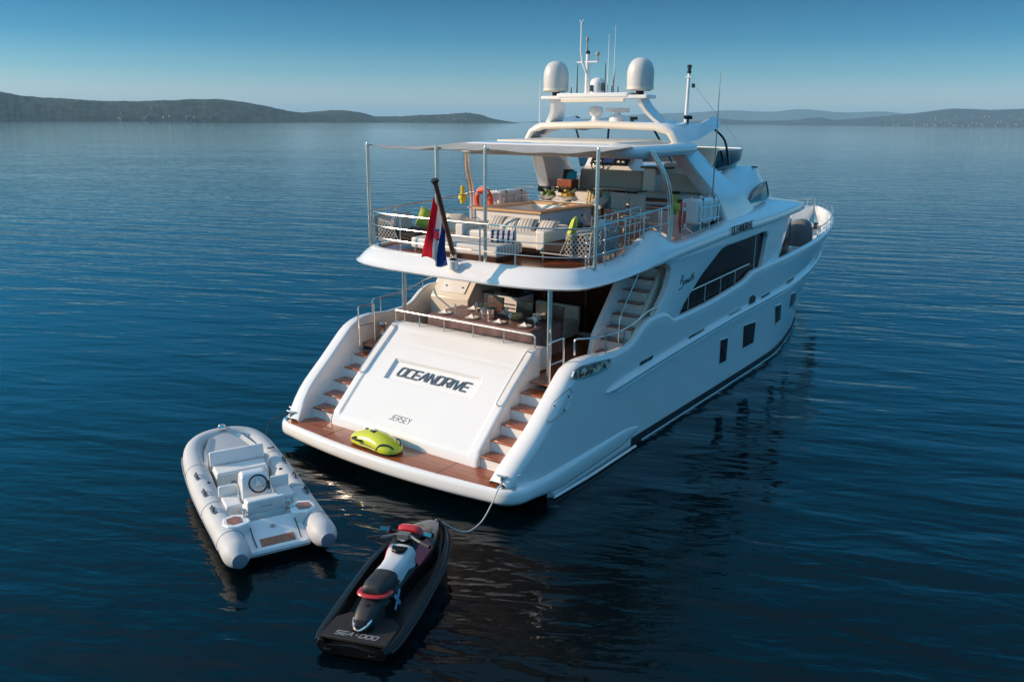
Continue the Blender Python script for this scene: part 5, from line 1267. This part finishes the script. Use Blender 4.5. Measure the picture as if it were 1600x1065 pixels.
# ------------------------------------------------------------------ jet ski
js = thing('jet_ski', 'black jet ski with white and black saddle and red trim, tied to the swim platform', 'jet ski', (3.97,-4.60,-.14), R(20.7))
JB = pmat('black_hull_gloss', (.006,.005,.005), .3, coat=.12, spec=.35, var=.2); JM = pmat('black_foot_mat', (.014,.013,.013), .75, bump=.6, bscale=90); JS = pmat('black_saddle', (.022,.022,.023), .5, bump=.1, bscale=160)
JW = pmat('white_saddle', (.58,.59,.60), .38); JR = pmat('red_plastic', (.55,.018,.022), .28, coat=.5, var=0); MIR = pmat('mirror_glass', (.30,.30,.30), .15, metal=1, var=0); JG = pmat('grey_cowl', (.16,.15,.14), .4)
HW_ = sp([(-.06,.50),(0,.54),(.25,.60),(1.0,.63),(1.8,.62),(2.4,.54),(2.9,.38),(3.2,.2),(3.36,.03)]); GZ = sp([(0,.36),(.8,.42),(2.0,.55),(3.36,.64)])
rings = []
for y in (-.06,0,.08,.25,.6,1.0,1.4,1.8,2.1,2.4,2.65,2.9,3.1,3.25,3.36):
    h, g = HW_(y), GZ(y); d = .14 if .3 < y < 2.5 else .04; k = max(0,(y-2.2))*.25
    u0, u1 = (g-.16, g-.15) if y < .1 else (-.08+k*1.2, .14+k*.7)        # the stern deck overhangs the waterline
    rings.append([V((x,y,z)) for x,z in ((-h*.5,u0),(-h*.92,u1),(-h,g-.12),(-h-.02,g-.06),(-h,g),(-h+.03,g+.025),(-h*.84,g+.02),(-h*.74,g-d),(0,g-d*.8 if .3<y<2.5 else g+.0),(h*.74,g-d),(h*.84,g+.02),(h-.03,g+.025),(h,g),(h+.02,g-.06),(h,g-.12),(h*.92,u1),(h*.5,u0))])
MB().loft(rings, True, True).build('hull', JB, js, smooth=45)
mt_ = MB().prism([(-.50,.02),(.50,.02),(.50,.50),(.33,.66),(-.33,.66),(-.50,.50)], .36, .405).build('deck_mat', JM, js, bevel=.01)
letters('SEA-DOO', .082, .07, .022, .018, .3, lambda u, v: (V((u,.14+v,.406)), V((0,0,1))), .004).build('deck_letters', pmat('silver_print', (.26,.26,.26), .4), mt_, smooth=0)
def jloft(secs, name, mt, bev=0):
    rs = []
    for y, hw, zt, zb in secs:
        rs.append([V((x*hw, y, zb+(zt-zb)*zf)) for x, zf in ((-1.15,0),(-1.05,.4),(-1,.72),(-.8,.93),(-.4,1),(0,1.015),(.4,1),(.8,.93),(1,.72),(1.05,.4),(1.15,0))])
    return MB().loft(rs, True, True).build(name, mt, js, smooth=50)
jloft([(.26,.09,.50,.40),(.31,.13,.58,.40),(.45,.155,.66,.40),(.66,.17,.71,.40),(.80,.175,.72,.40)], 'rear_pedestal', JS)
jloft([(.20,.08,.47,.40),(.24,.12,.53,.40),(.33,.15,.56,.40),(.36,.15,.54,.40)], 'rear_cover', JB)
jloft([(.7,.19,.64,.30),(1.2,.22,.68,.30),(1.7,.26,.74,.34),(2.1,.34,.86,.36),(2.5,.32,.82,.4),(2.9,.22,.74,.45),(3.2,.1,.66,.5)], 'body_cowl', JB)
jloft([(.66,.13,.82,.71),(.70,.16,.865,.69),(.85,.18,.885,.68),(1.05,.185,.865,.67),(1.22,.18,.855,.66)], 'rear_saddle', JS)
jloft([(1.17,.183,.868,.65),(1.35,.178,.855,.64),(1.55,.19,.87,.62),(1.72,.22,.93,.62),(1.80,.22,.95,.66)], 'front_saddle', JW)
b = MB(); b.tube(smooth_path([(-.2,.82,.72),(-.19,.66,.735),(-.08,.60,.74),(.08,.60,.74),(.19,.66,.735),(.22,.85,.71)], 5), .042, 8, sq=.7); b.build('grab_bar', JR, js)
for s in (1, -1):
    b = MB(); b.loft([[V((s*x,y,z)) for x,y,z in P] for P in ([(.20,1.72,.80),(.30,1.74,.62),(.33,1.95,.62),(.24,1.95,.86)],[(.22,1.95,.93),(.345,1.95,.70),(.36,2.25,.72),(.24,2.25,.90)])]); b.build('side_fairing', JR, js, bevel=.02)
    mm = MX.Translation((s*.37,2.02,1.06)) @ MX.Rotation(s*R(-14), 4, 'Z') @ MX.Rotation(R(-22), 4, 'X')
    m_ = MB(mm).box((0,0,0),(.17,.08,.09)).build('mirror_housing', JB, js, bevel=.03, seg=3)
    MB(mm).box((0,-.043,0),(.145,.006,.065)).build('mirror_face', MIR, m_, bevel=.003)
    MB().tube([(s*.22,2.12,.92),(s*.34,2.06,1.03)], .035, 8).build('mirror_arm', JB, js)
    b = MB(); q = .30
    letters('X', .24, .2, 0, .06, 0, lambda u, v: (V((s*(.245),1.0+u*.9,.50+v)), V((s,0,0))), .012).build('cross_emblem', pmat('pale_blue_decal', (.25,.45,.6), .4, var=0), js, smooth=0)
    b = MB(); b.tube([(s*(HW_(y)+.02), y, GZ(y)-.05) for y in [.02+3.2*i/40 for i in range(41)]], .022, 8); b.build('rub_strip', BLACK, js)
jloft([(1.80,.20,.93,.72),(1.9,.22,1.0,.74),(2.05,.23,1.04,.76),(2.3,.24,.98,.76),(2.6,.20,.86,.7),(3.0,.12,.74,.6)], 'front_hood', JB)
jloft([(2.06,.15,1.07,1.0),(2.12,.185,1.115,1.0),(2.2,.18,1.10,.98),(2.30,.13,1.02,.95)], 'visor_cowl', JR)
b = MB(); rs = []
for y, hw, z in ((2.35,.27,.83),(2.6,.27,.80),(2.9,.2,.755),(3.12,.12,.70)): rs.append([V((x*hw,y,z+.035*(1-x*x))) for x in (-1,-.6,0,.6,1)])
MB().loft(rs, False, False).build('bow_panel', JG, js, smooth=60)
b = MB(); b.tube(smooth_path([(-.48,1.68,1.05),(-.26,1.80,1.05),(-.1,1.88,1.07),(.1,1.88,1.07),(.26,1.80,1.05),(.48,1.68,1.05)], 4), .022, 8); b.box((0,1.9,1.06),(.2,.12,.07)); b.build('handlebar', JG, js, bevel=.008)
for s in (1,-1): MB().tube([(s*.34,1.757,1.05),(s*.52,1.66,1.05)], .032, 10).build('grip', BLACK, js)
b = MB(); b.lathe([(.10,0),(.11,.02),(.08,.03),(.001,.025)], (0,1.90,1.0), 16); b.build('gauge_ring', STEEL, js)
MB().prism([(-.13,1.74),(.13,1.74),(.10,1.62),(0,1.57),(-.10,1.62)], .90, .955).build('saddle_lock', JB, js, bevel=.01)
b = MB(); b.lathe([(.03,0),(.035,.008),(.001,.01)], (0,.48,.682), 12); b.build('saddle_badge', BLACK, js)
MB().tube(smooth_path([(-.135,.34,.54),(-.10,.24,.50),(0,.175,.45),(.10,.24,.50),(.135,.34,.54)], 4), .016, 6).build('cover_trim', STEEL, js)
for x in (-.33,.33): MB().tube(fillet([(x-.05,-.06,.29),(x-.05,-.1,.29),(x+.05,-.1,.29),(x+.05,-.06,.29)], .02), .011, 6).build('tow_eye', JB, js)

# ------------------------------------------------------------------ water scooter on the platform
sb = thing('water_scooter', 'lime yellow underwater scooter lying on the teak swim platform', 'water scooter', (-.27,.13,.589), R(-4))
SBY = pmat('lime_yellow_shell', (.60,.62,.02), .22, coat=.6, var=0)
def sring(x, hw, zt, zb=.05):
    return [V((x, y*hw, zb+(zt-zb)*f)) for y, f in ((-1,.0),(-1.05,.25),(-1,.5),(-.78,.78),(-.42,.95),(0,1),(.42,.95),(.78,.78),(1,.5),(1.05,.25),(1,.0))]
MB().loft([sring(-.66,.08,.14), sring(-.62,.18,.20), sring(-.5,.24,.27), sring(-.25,.25,.335), sring(0,.235,.36), sring(.2,.25,.34), sring(.42,.255,.27), sring(.58,.215,.20), sring(.66,.14,.15), sring(.69,.05,.11)], True, True).build('shell', SBY, sb, smooth=60)
MB().loft([[V((p.x*.97, p.y*1.03, .012 + (p.z-.05)*.18)) for p in sring(x, hw, .25)] for x, hw in ((-.64,.14),(-.4,.235),(0,.225),(.4,.245),(.6,.2),(.68,.09))], True, True).build('keel', BLKGL, sb, smooth=50)
for s in (1, -1):
    MB().tube(smooth_path([(.30,s*.26,.10),(.40,s*.24,.22),(.56,s*.16,.225),(.64,s*.1,.15)], 5), .016, 6).build('nose_groove', BLACK, sb)
    MB().tube(smooth_path([(-.2,s*.262,.12),(.1,s*.25,.11),(.3,s*.27,.09)], 4), .016, 6).build('side_groove', BLACK, sb)
    MB().tube(fillet([(-.36,s*.22,.2),(-.40,s*.33,.2),(-.2,s*.33,.19),(-.16,s*.25,.18)], .05), .02, 8).build('handle', BLACK, sb)
b = MB(); b.prism([(-.12,-.05),(.02,-.09),(.02,.03)], .33, .366); b.box((-.3,.02,.33),(.06,.05,.02)); b.build('top_vent', BLACK, sb)

# ------------------------------------------------------------------ mooring lines
def rope(pts, r, name, label, mt, k=10):
    P = smooth_path(pts, k); o = MB().tube(P, r, 7).build(name, mt, None, smooth=60); return tag(o, label, 'rope')
WR = pmat('white_rope', (.55,.50,.46), .9, bump=.5, bscale=150); DR = pmat('dark_rope', (.03,.03,.035), .9, bump=.5, bscale=150)
jm = js.matrix_basis
bow_j = MX.Translation(js.location) @ MX.Rotation(R(20.7), 4, 'Z') @ V((0,3.3,.62))
rope([(3.0,.2,.72),(3.06,.0,.66),(3.1,-.14,.60),(3.13,-.34,.44),(3.15,-.7,.22),(3.12,-1.15,.22),bow_j+V((.02,.05,0)),bow_j], .013, 'mooring_rope', 'pale mooring rope running from the swim platform cleat to the jet ski bow', WR)
b = MB(); b.tube([(3.0+.055*cos(a),.16+.055*sin(a),.63+.012*a/3) for a in [i*.5 for i in range(40)]], .013, 6)
tq = MX.Translation(tn.location) @ MX.Rotation(R(66), 4, 'Z') @ MX.Scale(.94, 4)
e_ = tq @ V((.72,3.6,.72))
rope([(-3.02,.3,.73),(-3.12,.14,.72),(-3.28,.02,.64),(-3.44,-.1,.50),(-3.35,-.3,.30),(-3.0,-.62,.28),e_+V((.05,.12,-.0)),e_], .012, 'mooring_rope', 'dark mooring rope from the far platform cleat down to the tender', DR)
